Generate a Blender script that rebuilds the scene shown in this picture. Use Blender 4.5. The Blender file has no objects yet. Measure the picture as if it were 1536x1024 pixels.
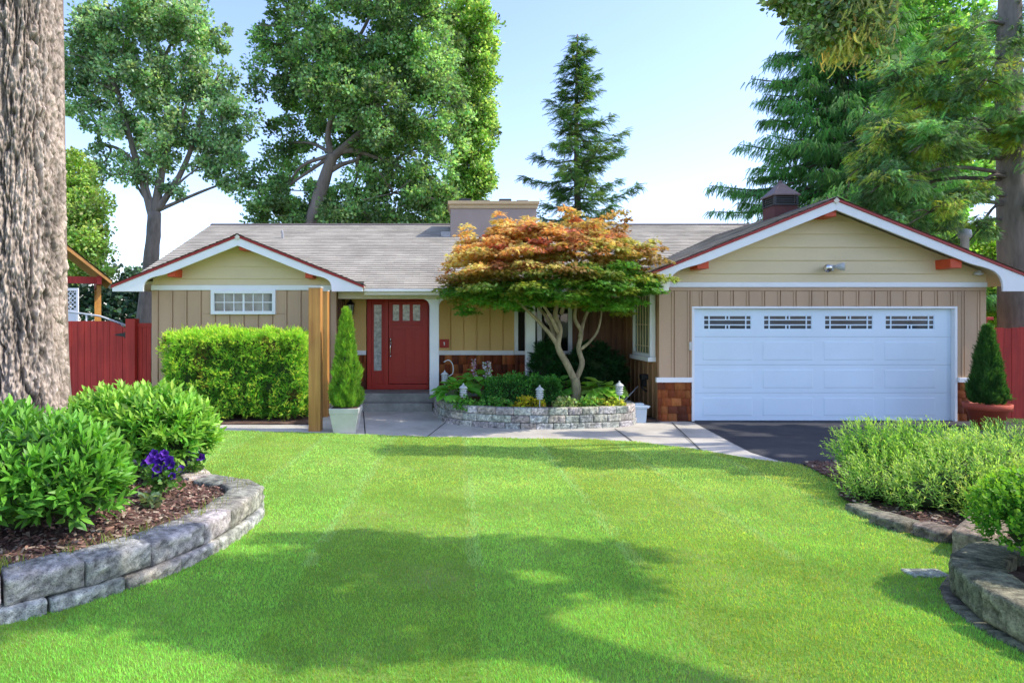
import bpy, bmesh, math, random
import numpy as np
from mathutils import Vector, Matrix, noise

random.seed(7)
rng = np.random.default_rng(7)
scene = bpy.context.scene
col = scene.collection
pi = math.pi

# ------------------------------------------------------------------ camera frame
F, CX, CY, H = 950.0, 670.0, 480.0, 1.893      # focal length, principal point (photo pixels), eye height


def at(px, py, Y):
    return Vector(((px - CX) * Y / F, Y, H - (py - CY) * Y / F))


def g(Y):
    t = 10.2 - Y
    return 0.0 if t <= 0 else 0.04 * t * t / (t + 0.8)


def gv(Y):
    t = np.maximum(10.2 - Y, 0)
    return 0.04 * t * t / (t + 0.8)


def gnd(px, py, dz=0.0):
    Y = 6.0
    for _ in range(40):
        Y = 0.5 * Y + 0.5 * (H - g(Y) - dz) * F / (py - CY)
    return Vector(((px - CX) * Y / F, Y, g(Y) + dz))


# ------------------------------------------------------------------ bookkeeping
def tag(o, label=None, cat=None, group=None, kind=None):
    if label: o['label'] = label
    if cat: o['category'] = cat
    if group: o['group'] = group
    if kind: o['kind'] = kind
    return o


def empty(name, loc=(0, 0, 0)):
    o = bpy.data.objects.new(name, None)
    o.empty_display_size = 0.2
    o.location = loc
    col.objects.link(o)
    return o


def adopt(o, parent):
    if parent is not None:
        o.parent = parent
        o.matrix_parent_inverse = Matrix.Translation(parent.location).inverted() if parent.parent is None else Matrix.Translation(world_loc(parent)).inverted()
    return o


def world_loc(o):
    # every empty is only translated; meshes sit at the world origin
    return o.location if o.type == 'EMPTY' else Vector((0, 0, 0))


def link_mesh(name, me, mat, parent=None, smooth=False):
    o = bpy.data.objects.new(name, me)
    col.objects.link(o)
    if mat is not None and len(me.materials) == 0:
        me.materials.append(mat)
    if smooth:
        me.polygons.foreach_set('use_smooth', [True] * len(me.polygons))
    if parent is not None:
        o.parent = parent
        if parent.type == 'EMPTY':
            o.location = -parent.location
    return o


class MB:
    def __init__(self):
        self.v, self.f, self.uv = [], [], None

    def add(self, vs, fs):
        b = len(self.v)
        self.v += [tuple(p) for p in vs]
        self.f += [tuple(i + b for i in f) for f in fs]
        return self

    def box(self, x0, x1, y0, y1, z0, z1):
        vs = [(x0, y0, z0), (x1, y0, z0), (x1, y1, z0), (x0, y1, z0), (x0, y0, z1), (x1, y0, z1), (x1, y1, z1), (x0, y1, z1)]
        return self.add(vs, [(0, 3, 2, 1), (4, 5, 6, 7), (0, 1, 5, 4), (1, 2, 6, 5), (2, 3, 7, 6), (3, 0, 4, 7)])

    def cbox(self, c, sx, sy, sz):
        return self.box(c[0] - sx / 2, c[0] + sx / 2, c[1] - sy / 2, c[1] + sy / 2, c[2] - sz / 2, c[2] + sz / 2)

    def frustum(self, c, w0, d0, w1, d1, z0, z1):
        x, y = c
        vs = []
        for (w, d, z) in ((w0, d0, z0), (w1, d1, z1)):
            vs += [(x - w / 2, y - d / 2, z), (x + w / 2, y - d / 2, z), (x + w / 2, y + d / 2, z), (x - w / 2, y + d / 2, z)]
        return self.add(vs, [(0, 3, 2, 1), (4, 5, 6, 7), (0, 1, 5, 4), (1, 2, 6, 5), (2, 3, 7, 6), (3, 0, 4, 7)])

    def prism_xz(self, pts, y0, y1):
        n = len(pts)
        vs = [(p[0], y0, p[1]) for p in pts] + [(p[0], y1, p[1]) for p in pts]
        fs = [tuple(range(n)), tuple(range(2 * n - 1, n - 1, -1))]
        fs += [(i, i + n, (i + 1) % n + n, (i + 1) % n) for i in range(n)]
        return self.add(vs, fs)

    def prism_yz(self, pts, x0, x1):
        n = len(pts)
        vs = [(x0, p[0], p[1]) for p in pts] + [(x1, p[0], p[1]) for p in pts]
        fs = [tuple(range(n)), tuple(range(2 * n - 1, n - 1, -1))]
        fs += [(i, i + n, (i + 1) % n + n, (i + 1) % n) for i in range(n)]
        return self.add(vs, fs)

    def lathe(self, c, prof, n=20):
        # prof: list of (r, z)
        vs = []
        for r, z in prof:
            for k in range(n):
                a = 2 * pi * k / n
                vs.append((c[0] + r * math.cos(a), c[1] + r * math.sin(a), c[2] + z))
        fs = []
        for i in range(len(prof) - 1):
            for k in range(n):
                k2 = (k + 1) % n
                fs.append((i * n + k, i * n + k2, (i + 1) * n + k2, (i + 1) * n + k))
        fs.append(tuple(range(n - 1, -1, -1)))
        fs.append(tuple((len(prof) - 1) * n + k for k in range(n)))
        return self.add(vs, fs)

    def tube(self, pts, radii, n=8, rough=0.0, cap=True):
        pts = [Vector(p) for p in pts]
        vs, fs = [], []
        up = Vector((0.13, 0.97, 0.2)).normalized()
        for i, p in enumerate(pts):
            d = (pts[min(i + 1, len(pts) - 1)] - pts[max(i - 1, 0)]).normalized()
            a = d.cross(up)
            if a.length < 1e-3:
                a = d.cross(Vector((1, 0, 0)))
            a.normalize()
            b = d.cross(a).normalized()
            for k in range(n):
                t = 2 * pi * k / n
                r = radii[i]
                if rough:
                    r *= 1 + rough * noise.noise(Vector((p.x * 3 + 2 * math.cos(t), p.y * 3 + 2 * math.sin(t), p.z * 2.0)))
                vs.append(p + a * (r * math.cos(t)) + b * (r * math.sin(t)))
        for i in range(len(pts) - 1):
            for k in range(n):
                k2 = (k + 1) % n
                fs.append((i * n + k, i * n + k2, (i + 1) * n + k2, (i + 1) * n + k))
        if cap:
            fs.append(tuple(range(n - 1, -1, -1)))
            fs.append(tuple((len(pts) - 1) * n + k for k in range(n)))
        return self.add(vs, fs)

    def build(self, name, mat, parent=None, smooth=False, bevel=0.0, segs=2):
        me = bpy.data.meshes.new(name)
        me.from_pydata(self.v, [], self.f)
        bm = bmesh.new(); bm.from_mesh(me)
        bmesh.ops.recalc_face_normals(bm, faces=bm.faces)
        bm.to_mesh(me); bm.free()
        o = link_mesh(name, me, mat, parent, smooth)
        if bevel:
            m = o.modifiers.new('edge', 'BEVEL')
            m.width = bevel; m.segments = segs; m.limit_method = 'ANGLE'; m.angle_limit = math.radians(40)
        return o


def spline(pts, n=6):
    """Catmull-Rom through pts."""
    P = [Vector(p) for p in pts]
    if len(P) < 3:
        return [P[0].lerp(P[-1], i / n) for i in range(n + 1)]
    P = [2 * P[0] - P[1]] + P + [2 * P[-1] - P[-2]]
    out = []
    for i in range(1, len(P) - 2):
        for k in range(n):
            t = k / n
            a, b, c, d = P[i - 1], P[i], P[i + 1], P[i + 2]
            out.append(0.5 * ((2 * b) + (c - a) * t + (2 * a - 5 * b + 4 * c - d) * t * t + (3 * b - a - 3 * c + d) * t ** 3))
    out.append(P[-2])
    return out


def limb(mb, pts, r0, r1, n=8, seg=5, rough=0.15):
    s = spline(pts, seg)
    m = len(s) - 1
    mb.tube(s, [r0 + (r1 - r0) * (i / m) for i in range(m + 1)], n, rough)
    return s


# ------------------------------------------------------------------ materials
def lin(r, g_, b):
    def c(u):
        u /= 255.0
        return u / 12.92 if u <= 0.04045 else ((u + 0.055) / 1.055) ** 2.4
    return (c(r), c(g_), c(b), 1)


def new_mat(name):
    m = bpy.data.materials.new(name)
    m.use_nodes = True
    nt = m.node_tree
    for n in list(nt.nodes):
        nt.nodes.remove(n)
    out = nt.nodes.new('ShaderNodeOutputMaterial')
    return m, nt, out


def N(nt, kind, **kw):
    n = nt.nodes.new(kind)
    for k, v in kw.items():
        if k.startswith('_'):
            setattr(n, k[1:], v)
        else:
            n.inputs[k.replace('__', ' ')].default_value = v
    return n


def L(nt, a, b):
    nt.links.new(a, b)


def ramp(nt, fac, stops):
    r = nt.nodes.new('ShaderNodeValToRGB')
    while len(r.color_ramp.elements) < len(stops):
        r.color_ramp.elements.new(0.5)
    for e, (p, c) in zip(r.color_ramp.elements, stops):
        e.position = p
        e.color = c if len(c) == 4 else (*c, 1)
    L(nt, fac, r.inputs[0])
    return r


def paint(name, c, rough=0.55, var=0.12, scale=3.0, bump=0.15, bscale=60, stretch=(1, 1, 1), spec=0.4, dirt=0.0):
    """Weathered painted or plain surface: base colour drifting with two noises, fine bump."""
    m, nt, out = new_mat(name)
    b = N(nt, 'ShaderNodeBsdfPrincipled', Roughness=rough)
    b.inputs['Specular IOR Level'].default_value = spec
    tc = N(nt, 'ShaderNodeTexCoord')
    mp = N(nt, 'ShaderNodeMapping'); mp.inputs['Scale'].default_value = stretch
    L(nt, tc.outputs['Object'], mp.inputs[0])
    n1 = N(nt, 'ShaderNodeTexNoise', Scale=scale, Detail=5.0, Roughness=0.6)
    n2 = N(nt, 'ShaderNodeTexNoise', Scale=bscale, Detail=4.0, Roughness=0.6)
    L(nt, mp.outputs[0], n1.inputs['Vector']); L(nt, mp.outputs[0], n2.inputs['Vector'])
    mix = N(nt, 'ShaderNodeMath', _operation='MULTIPLY_ADD'); mix.inputs[1].default_value = 0.35
    L(nt, n2.outputs[0], mix.inputs[0]); L(nt, n1.outputs[0], mix.inputs[2])
    lo = tuple(x * (1 - var) for x in c[:3]); hi = tuple(min(1, x * (1 + var)) for x in c[:3])
    r = ramp(nt, mix.outputs[0], [(0.38, lo), (0.92, hi)])
    L(nt, r.outputs[0], b.inputs['Base Color'])
    rr = N(nt, 'ShaderNodeMapRange'); rr.inputs[3].default_value = rough - 0.1; rr.inputs[4].default_value = min(1, rough + 0.12)
    L(nt, n1.outputs[0], rr.inputs[0]); L(nt, rr.outputs[0], b.inputs['Roughness'])
    if bump:
        bp = N(nt, 'ShaderNodeBump', Strength=bump, Distance=0.01)
        L(nt, n2.outputs[0], bp.inputs['Height']); L(nt, bp.outputs[0], b.inputs['Normal'])
    L(nt, b.outputs[0], out.inputs[0])
    return m


def attr_mat(name, rough=0.8, bump=0.4, bscale=40, var=0.3, spec=0.3, stretch=(1, 1, 1), dist=0.01):
    """Colour from the mesh's own 'col' attribute, broken up by noise."""
    m, nt, out = new_mat(name)
    b = N(nt, 'ShaderNodeBsdfPrincipled', Roughness=rough)
    b.inputs['Specular IOR Level'].default_value = spec
    a = N(nt, 'ShaderNodeAttribute', _attribute_name='col')
    tc = N(nt, 'ShaderNodeTexCoord')
    mp = N(nt, 'ShaderNodeMapping'); mp.inputs['Scale'].default_value = stretch
    L(nt, tc.outputs['Object'], mp.inputs[0])
    n1 = N(nt, 'ShaderNodeTexNoise', Scale=bscale, Detail=6.0, Roughness=0.65)
    n2 = N(nt, 'ShaderNodeTexNoise', Scale=bscale / 8, Detail=3.0)
    L(nt, mp.outputs[0], n1.inputs['Vector']); L(nt, mp.outputs[0], n2.inputs['Vector'])
    ad = N(nt, 'ShaderNodeMath', _operation='ADD'); L(nt, n1.outputs[0], ad.inputs[0]); L(nt, n2.outputs[0], ad.inputs[1])
    mr = N(nt, 'ShaderNodeMapRange'); mr.inputs[1].default_value = 0.6; mr.inputs[2].default_value = 1.4
    mr.inputs[3].default_value = 1 - var; mr.inputs[4].default_value = 1 + var
    L(nt, ad.outputs[0], mr.inputs[0])
    vm = N(nt, 'ShaderNodeVectorMath', _operation='SCALE')
    L(nt, a.outputs['Color'], vm.inputs[0]); L(nt, mr.outputs[0], vm.inputs['Scale'])
    L(nt, vm.outputs[0], b.inputs['Base Color'])
    bp = N(nt, 'ShaderNodeBump', Strength=bump, Distance=dist)
    L(nt, n1.outputs[0], bp.inputs['Height']); L(nt, bp.outputs[0], b.inputs['Normal'])
    L(nt, b.outputs[0], out.inputs[0])
    return m


def leaf_mat(name, trans=0.4, rough=0.5, spec=0.35, sat=1.0, tint=(1.25, 1.3, 0.6)):
    m, nt, out = new_mat(name)
    a = N(nt, 'ShaderNodeAttribute', _attribute_name='col')
    b = N(nt, 'ShaderNodeBsdfPrincipled', Roughness=rough)
    b.inputs['Specular IOR Level'].default_value = spec
    t = N(nt, 'ShaderNodeBsdfTranslucent')
    vm = N(nt, 'ShaderNodeVectorMath', _operation='MULTIPLY'); vm.inputs[1].default_value = tint
    L(nt, a.outputs['Color'], vm.inputs[0]); L(nt, vm.outputs[0], t.inputs[0])
    L(nt, a.outputs['Color'], b.inputs['Base Color'])
    mx = N(nt, 'ShaderNodeMixShader'); mx.inputs[0].default_value = trans
    L(nt, b.outputs[0], mx.inputs[1]); L(nt, t.outputs[0], mx.inputs[2]); L(nt, mx.outputs[0], out.inputs[0])
    return m


def wood(name, c, dark, grain=(1, 1, 0.06), rough=0.6, scale=14):
    m, nt, out = new_mat(name)
    b = N(nt, 'ShaderNodeBsdfPrincipled', Roughness=rough)
    tc = N(nt, 'ShaderNodeTexCoord')
    mp = N(nt, 'ShaderNodeMapping'); mp.inputs['Scale'].default_value = grain
    L(nt, tc.outputs['Object'], mp.inputs[0])
    n = N(nt, 'ShaderNodeTexNoise', Scale=scale, Detail=6.0, Roughness=0.6, Distortion=0.6)
    n3 = N(nt, 'ShaderNodeTexNoise', Scale=1.7, Detail=3.0)
    L(nt, mp.outputs[0], n.inputs['Vector']); L(nt, tc.outputs['Object'], n3.inputs['Vector'])
    ad = N(nt, 'ShaderNodeMath', _operation='MULTIPLY_ADD'); ad.inputs[1].default_value = 0.5
    L(nt, n3.outputs[0], ad.inputs[0]); L(nt, n.outputs[0], ad.inputs[2])
    r = ramp(nt, ad.outputs[0], [(0.5, dark), (0.95, c)])
    L(nt, r.outputs[0], b.inputs['Base Color'])
    bp = N(nt, 'ShaderNodeBump', Strength=0.3, Distance=0.006)
    L(nt, n.outputs[0], bp.inputs['Height']); L(nt, bp.outputs[0], b.inputs['Normal'])
    L(nt, b.outputs[0], out.inputs[0])
    return m


def shingle_mat(name, c1, c2, mortar):
    m, nt, out = new_mat(name)
    b = N(nt, 'ShaderNodeBsdfPrincipled', Roughness=0.95)
    b.inputs['Specular IOR Level'].default_value = 0.15
    uv = N(nt, 'ShaderNodeUVMap')
    br = N(nt, 'ShaderNodeTexBrick', _offset=0.5)
    br.inputs['Color1'].default_value = c1; br.inputs['Color2'].default_value = c2; br.inputs['Mortar'].default_value = mortar
    br.inputs['Scale'].default_value = 1.0; br.inputs['Mortar Size'].default_value = 0.003
    br.inputs['Brick Width'].default_value = 0.31; br.inputs['Row Height'].default_value = 0.145; br.inputs['Bias'].default_value = -0.1
    L(nt, uv.outputs[0], br.inputs['Vector'])
    n1 = N(nt, 'ShaderNodeTexNoise', Scale=1.2, Detail=5.0); L(nt, uv.outputs[0], n1.inputs['Vector'])
    n2 = N(nt, 'ShaderNodeTexNoise', Scale=220.0, Detail=2.0); L(nt, uv.outputs[0], n2.inputs['Vector'])
    ad = N(nt, 'ShaderNodeMath', _operation='ADD'); L(nt, n1.outputs[0], ad.inputs[0]); L(nt, n2.outputs[0], ad.inputs[1])
    mr = N(nt, 'ShaderNodeMapRange'); mr.inputs[1].default_value = 0.6; mr.inputs[2].default_value = 1.4; mr.inputs[3].default_value = 0.65; mr.inputs[4].default_value = 1.35
    L(nt, ad.outputs[0], mr.inputs[0])
    vm = N(nt, 'ShaderNodeVectorMath', _operation='SCALE'); L(nt, br.outputs[0], vm.inputs[0]); L(nt, mr.outputs[0], vm.inputs['Scale'])
    L(nt, vm.outputs[0], b.inputs['Base Color'])
    bp = N(nt, 'ShaderNodeBump', Strength=0.4, Distance=0.01); L(nt, n2.outputs[0], bp.inputs['Height']); L(nt, bp.outputs[0], b.inputs['Normal'])
    L(nt, b.outputs[0], out.inputs[0])
    return m


def glass_mat(name, c, rough=0.06, spec=0.9, streak=None):
    m, nt, out = new_mat(name)
    b = N(nt, 'ShaderNodeBsdfPrincipled', Roughness=rough)
    b.inputs['Specular IOR Level'].default_value = spec
    tc = N(nt, 'ShaderNodeTexCoord')
    n = N(nt, 'ShaderNodeTexNoise', Scale=2.5 if streak is None else streak, Detail=4.0, Distortion=0.5)
    L(nt, tc.outputs['Object'], n.inputs['Vector'])
    r = ramp(nt, n.outputs[0], [(0.35, tuple(x * 0.45 for x in c[:3])), (0.7, c)])
    L(nt, r.outputs[0], b.inputs['Base Color'])
    bp = N(nt, 'ShaderNodeBump', Strength=0.06, Distance=0.01); L(nt, n.outputs[0], bp.inputs['Height']); L(nt, bp.outputs[0], b.inputs['Normal'])
    L(nt, b.outputs[0], out.inputs[0])
    return m


def ground_mat(name, stops, scale=2.0, fine=60, bump=0.5, rough=0.95, dist=0.02, spots=None):
    m, nt, out = new_mat(name)
    b = N(nt, 'ShaderNodeBsdfPrincipled', Roughness=rough)
    b.inputs['Specular IOR Level'].default_value = 0.2
    tc = N(nt, 'ShaderNodeTexCoord')
    n1 = N(nt, 'ShaderNodeTexNoise', Scale=scale, Detail=6.0, Roughness=0.65); L(nt, tc.outputs['Object'], n1.inputs['Vector'])
    n2 = N(nt, 'ShaderNodeTexNoise', Scale=fine, Detail=5.0, Roughness=0.7); L(nt, tc.outputs['Object'], n2.inputs['Vector'])
    ad = N(nt, 'ShaderNodeMath', _operation='MULTIPLY_ADD'); ad.inputs[1].default_value = 0.6
    L(nt, n2.outputs[0], ad.inputs[0]); L(nt, n1.outputs[0], ad.inputs[2])
    r = ramp(nt, ad.outputs[0], stops)
    L(nt, r.outputs[0], b.inputs['Base Color'])
    bp = N(nt, 'ShaderNodeBump', Strength=bump, Distance=dist); L(nt, n2.outputs[0], bp.inputs['Height']); L(nt, bp.outputs[0], b.inputs['Normal'])
    L(nt, b.outputs[0], out.inputs[0])
    return m


M = {}
M['tan'] = paint('tan_board_paint', (0.52, 0.345, 0.21), 0.6, 0.14, 1.5, 0.12, 90, (1, 1, 0.25))
M['tan_warm'] = paint('warm_lit_tan_paint', (0.72, 0.47, 0.17), 0.6, 0.14, 1.5, 0.12, 90, (1, 1, 0.25))  # same tan boards, the porch's warm light put into the colour
M['lap'] = paint('khaki_lap_paint', (0.74, 0.60, 0.36), 0.6, 0.12, 1.5, 0.12, 90, (0.25, 1, 1))
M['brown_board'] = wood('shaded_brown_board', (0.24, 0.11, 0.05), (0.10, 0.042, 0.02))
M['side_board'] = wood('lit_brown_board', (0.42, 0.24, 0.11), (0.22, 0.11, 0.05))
M['white'] = paint('white_trim_paint', (0.86, 0.86, 0.85), 0.45, 0.05, 2.5, 0.06, 80)
M['cream'] = paint('cream_soffit_paint', (0.74, 0.68, 0.56), 0.55, 0.06, 2.5, 0.06, 80)
M['garage_white'] = paint('garage_door_enamel', (0.70, 0.82, 0.90), 0.35, 0.05, 1.2, 0.05, 50)
M['red_trim'] = paint('red_edge_paint', (0.33, 0.022, 0.018), 0.4, 0.2, 5, 0.1, 70)
M['red_beam'] = paint('orange_red_beam_paint', (0.60, 0.075, 0.02), 0.45, 0.15, 5, 0.1, 70)
M['red_door'] = paint('red_door_paint', (0.42, 0.016, 0.006), 0.42, 0.12, 3, 0.06, 60, (1, 1, 0.3), spec=0.5)
M['red_fence'] = wood('red_stained_board', (0.50, 0.040, 0.026), (0.27, 0.018, 0.012), rough=0.7)
M['cedar_post'] = wood('cedar_post', (0.60, 0.30, 0.075), (0.36, 0.15, 0.035))
M['cedar_soffit'] = wood('orange_cedar_boards', (0.72, 0.36, 0.07), (0.52, 0.22, 0.04), grain=(1, 0.1, 1))
M['shake'] = attr_mat('cedar_shake', 0.8, 0.5, 45, 0.35, stretch=(1, 1, 0.15))
M['roof'] = shingle_mat('grey_roof_shingle', (0.42, 0.385, 0.315, 1), (0.33, 0.302, 0.248, 1), (0.25, 0.23, 0.19, 1))
M['ridge_cap'] = paint('roof_ridge_cap', (0.10, 0.085, 0.08), 0.95, 0.3, 6, 0.5, 80)
M['chimney'] = paint('chimney_render', (0.33, 0.27, 0.235), 0.85, 0.1, 3, 0.3, 60)
M['chimney_cap'] = paint('chimney_cap_render', (0.50, 0.38, 0.22), 0.85, 0.12, 3, 0.3, 60)
M['dark_metal'] = paint('dark_metal', (0.035, 0.033, 0.035), 0.4, 0.25, 8, 0.1, 60, spec=0.5)
M['black'] = paint('black_iron', (0.012, 0.012, 0.013), 0.35, 0.25, 8, 0.1, 60, spec=0.5)
M['cupola_brick'] = paint('dark_red_cupola_base', (0.13, 0.050, 0.045), 0.85, 0.3, 9, 0.5, 50)
M['cupola_roof'] = paint('weathered_bronze_cap', (0.15, 0.10, 0.085), 0.5, 0.3, 7, 0.2, 60)
M['pipe'] = paint('galvanised_pipe', (0.30, 0.31, 0.32), 0.4, 0.25, 8, 0.1, 60)
M['glass'] = glass_mat('window_glass', (0.20, 0.235, 0.215), 0.05, 0.9, 3.0)
M['glass_green'] = glass_mat('side_window_glass', (0.20, 0.27, 0.19), 0.08, 0.8, 2.0)
M['glass_dark'] = glass_mat('dark_window_glass', (0.018, 0.022, 0.02), 0.03, 0.9, 2.5)
M['glass_garage'] = glass_mat('garage_glass', (0.03, 0.06, 0.09), 0.1, 0.6, 3.0)
M['glass_frost'] = glass_mat('textured_door_glass', (0.62, 0.66, 0.62), 0.15, 0.8, 14.0)
M['chrome'] = N_chrome = None
m_, nt_, out_ = new_mat('brushed_nickel')
b_ = N(nt_, 'ShaderNodeBsdfPrincipled', Metallic=1.0, Roughness=0.25); b_.inputs['Base Color'].default_value = (0.75, 0.73, 0.70, 1)
L(nt_, b_.outputs[0], out_.inputs[0]); M['chrome'] = m_
M['concrete'] = ground_mat('walk_concrete', [(0.42, (0.29, 0.26, 0.22)), (0.72, (0.47, 0.435, 0.37)), (1.0, (0.60, 0.56, 0.48))], 1.6, 70, 0.25, 0.9, 0.006)
M['step_concrete'] = ground_mat('step_concrete', [(0.45, (0.16, 0.16, 0.14)), (0.8, (0.28, 0.275, 0.24)), (1.0, (0.40, 0.385, 0.34))], 3, 60, 0.4, 0.9, 0.008)
M['asphalt'] = ground_mat('driveway_asphalt', [(0.4, (0.028, 0.029, 0.033)), (0.8, (0.05, 0.05, 0.055)), (1.0, (0.075, 0.073, 0.073))], 1.4, 130, 0.5, 0.9, 0.006)
M['joint'] = paint('dark_joint', (0.03, 0.028, 0.024), 0.95, 0.3)
M['soil'] = ground_mat('bed_soil', [(0.4, (0.045, 0.025, 0.018)), (0.75, (0.13, 0.075, 0.055)), (1.0, (0.26, 0.17, 0.125))], 6, 45, 1.0, 0.98, 0.03)
M['earth'] = ground_mat('ground_earth', [(0.4, (0.04, 0.06, 0.02)), (0.8, (0.07, 0.10, 0.03)), (1.0, (0.11, 0.11, 0.05))], 0.7, 30, 0.6, 0.98, 0.02)
def block_mat(name):
    m, nt, out = new_mat(name)
    b = N(nt, 'ShaderNodeBsdfPrincipled', Roughness=0.95); b.inputs['Specular IOR Level'].default_value = .2
    at_ = N(nt, 'ShaderNodeAttribute', _attribute_name='col'); tc = N(nt, 'ShaderNodeTexCoord')
    n1 = N(nt, 'ShaderNodeTexNoise', Scale=16.0, Detail=8.0, Roughness=.75); n2 = N(nt, 'ShaderNodeTexNoise', Scale=110.0, Detail=4.0, Roughness=.7)
    n3 = N(nt, 'ShaderNodeTexNoise', Scale=3.0, Detail=4.0)
    for n in (n1, n2, n3): L(nt, tc.outputs['Object'], n.inputs['Vector'])
    r1 = ramp(nt, n1.outputs[0], [(.34, (.42, .42, .44)), (.5, (1, 1, 1)), (.68, (1.55, 1.5, 1.4))])
    r2 = ramp(nt, n2.outputs[0], [(.32, (.35, .35, .36)), (.46, (1, 1, 1)), (.75, (1.35, 1.35, 1.3))])
    r3 = ramp(nt, n3.outputs[0], [(.35, (.72, .74, .68)), (.65, (1.15, 1.12, 1.08))])
    v = at_.outputs['Color']
    for r in (r1, r2, r3):
        mm = N(nt, 'ShaderNodeVectorMath', _operation='MULTIPLY'); L(nt, v, mm.inputs[0]); L(nt, r.outputs[0], mm.inputs[1]); v = mm.outputs[0]
    L(nt, v, b.inputs['Base Color'])
    ad = N(nt, 'ShaderNodeMath', _operation='MULTIPLY_ADD'); ad.inputs[1].default_value = .5; L(nt, n2.outputs[0], ad.inputs[0]); L(nt, n1.outputs[0], ad.inputs[2])
    bp = N(nt, 'ShaderNodeBump', Strength=1.0, Distance=.02); L(nt, ad.outputs[0], bp.inputs['Height']); L(nt, bp.outputs[0], b.inputs['Normal'])
    L(nt, b.outputs[0], out.inputs[0])
    return m


M['block'] = block_mat('split_face_block')
M['fir_bark'] = attr_mat('fir_bark', 0.95, 0.8, 38, 0.4, stretch=(1, 1, 0.35), dist=0.015)
M['bark'] = paint('grey_bark', (0.20, 0.165, 0.135), 0.95, 0.45, 5, 0.9, 22, (1, 1, 0.25))
M['bark_dark'] = paint('dark_bark', (0.13, 0.105, 0.085), 0.95, 0.4, 5, 0.9, 22, (1, 1, 0.25))
M['bark_maple'] = paint('smooth_maple_bark', (0.31, 0.255, 0.15), 0.85, 0.6, 9, 0.6, 34, (1, 1, 0.4))
M['bark_moss'] = paint('mossy_bark', (0.26, 0.215, 0.095), 0.95, 0.45, 6, 0.8, 25, (1, 1, 0.3))
M['leaf'] = leaf_mat('leaf', 0.48, 0.5, 0.3)
M['leaf_gloss'] = leaf_mat('glossy_leaf', 0.34, 0.42, 0.35)
M['needle'] = leaf_mat('needle', 0.38, 0.6, 0.25)
M['maple_leaf'] = leaf_mat('maple_leaf', 0.45, 0.5, 0.3, tint=(1.2, 1.1, 0.8))
M['grass'] = leaf_mat('grass_blade', 0.42, 0.6, 0.2, tint=(4.0, 1.4, 0.9))
M['petal'] = leaf_mat('petal', 0.3, 0.6, 0.2, tint=(1, 1, 1))
M['chips'] = attr_mat('bark_chips', 0.95, 0.3, 60, 0.3)
M['pot_grey'] = paint('pale_grey_planter', (0.56, 0.545, 0.50), 0.7, 0.12, 5, 0.3, 50)
M['pot_terra'] = paint('terracotta_pot', (0.42, 0.075, 0.035), 0.7, 0.2, 5, 0.2, 50)
M['box_blue'] = paint('pale_blue_plastic', (0.46, 0.55, 0.62), 0.5, 0.1, 5, 0.1, 50)
M['lamp_white'] = paint('white_lantern', (0.56, 0.58, 0.57), 0.5, 0.15, 12, 0.1, 50)
M['stone'] = block_mat('edging_stone')


# ------------------------------------------------------------------ scatter of leaves, needles, blades
def np_mesh(name, V, tris_or_polys, C=None, mat=None, parent=None, smooth=False):
    """V (n,3); faces: list of arrays (m,k); C (n,3) colour per vertex."""
    me = bpy.data.meshes.new(name)
    V = np.asarray(V, dtype=np.float32)
    me.vertices.add(len(V)); me.vertices.foreach_set('co', V.ravel())
    nl = sum(a.size for a in tris_or_polys); npo = sum(len(a) for a in tris_or_polys)
    loops = np.concatenate([a.ravel() for a in tris_or_polys]).astype(np.int32)
    tot = np.concatenate([np.full(len(a), a.shape[1], dtype=np.int32) for a in tris_or_polys])
    start = np.concatenate([[0], np.cumsum(tot)[:-1]]).astype(np.int32)
    me.loops.add(nl); me.loops.foreach_set('vertex_index', loops)
    me.polygons.add(npo); me.polygons.foreach_set('loop_start', start)
    me.polygons.foreach_set('loop_total', tot)
    if smooth:
        me.polygons.foreach_set('use_smooth', np.ones(npo, dtype=bool))
    if C is not None:
        a = me.attributes.new('col', 'FLOAT_COLOR', 'POINT')
        c4 = np.ones((len(V), 4), dtype=np.float32); c4[:, :3] = C
        a.data.foreach_set('color', c4.ravel())
    me.update(calc_edges=True)
    return link_mesh(name, me, mat, parent)


def norm(a):
    return a / np.maximum(np.linalg.norm(a, axis=-1, keepdims=True), 1e-9)


def frames(axis, nrm):
    """rotation matrices whose y column is axis and z column is close to nrm"""
    y = norm(axis)
    x = norm(np.cross(y, nrm))
    z = np.cross(x, y)
    return np.stack([x, y, z], axis=2)


LEAF_LONG = (np.array([(0, 0, 0), (-.15, .3, .05), (0, .33, 0), (.15, .3, .05), (-.17, .62, .03), (0, .66, -.02), (.17, .62, .03), (0, 1, -.10)], float),
             [np.array([(0, 2, 1), (0, 3, 2), (4, 5, 7), (5, 6, 7)]), np.array([(1, 2, 5, 4), (2, 3, 6, 5)])])
LEAF_DIA = (np.array([(0, 0, 0), (-.36, .5, .10), (0, 1, -.04), (.36, .5, .10)], float), [np.array([(0, 2, 1), (0, 3, 2)])])
LEAF_BROAD = (np.array([(0, 0, 0), (-.4, .35, .08), (-.3, .75, .03), (0, 1.0, -.1), (.3, .75, .03), (.4, .35, .08), (0, .5, -.03)], float),
              [np.array([(0, 6, 1), (1, 6, 2), (2, 6, 3), (3, 6, 4), (4, 6, 5), (5, 6, 0)])])


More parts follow.
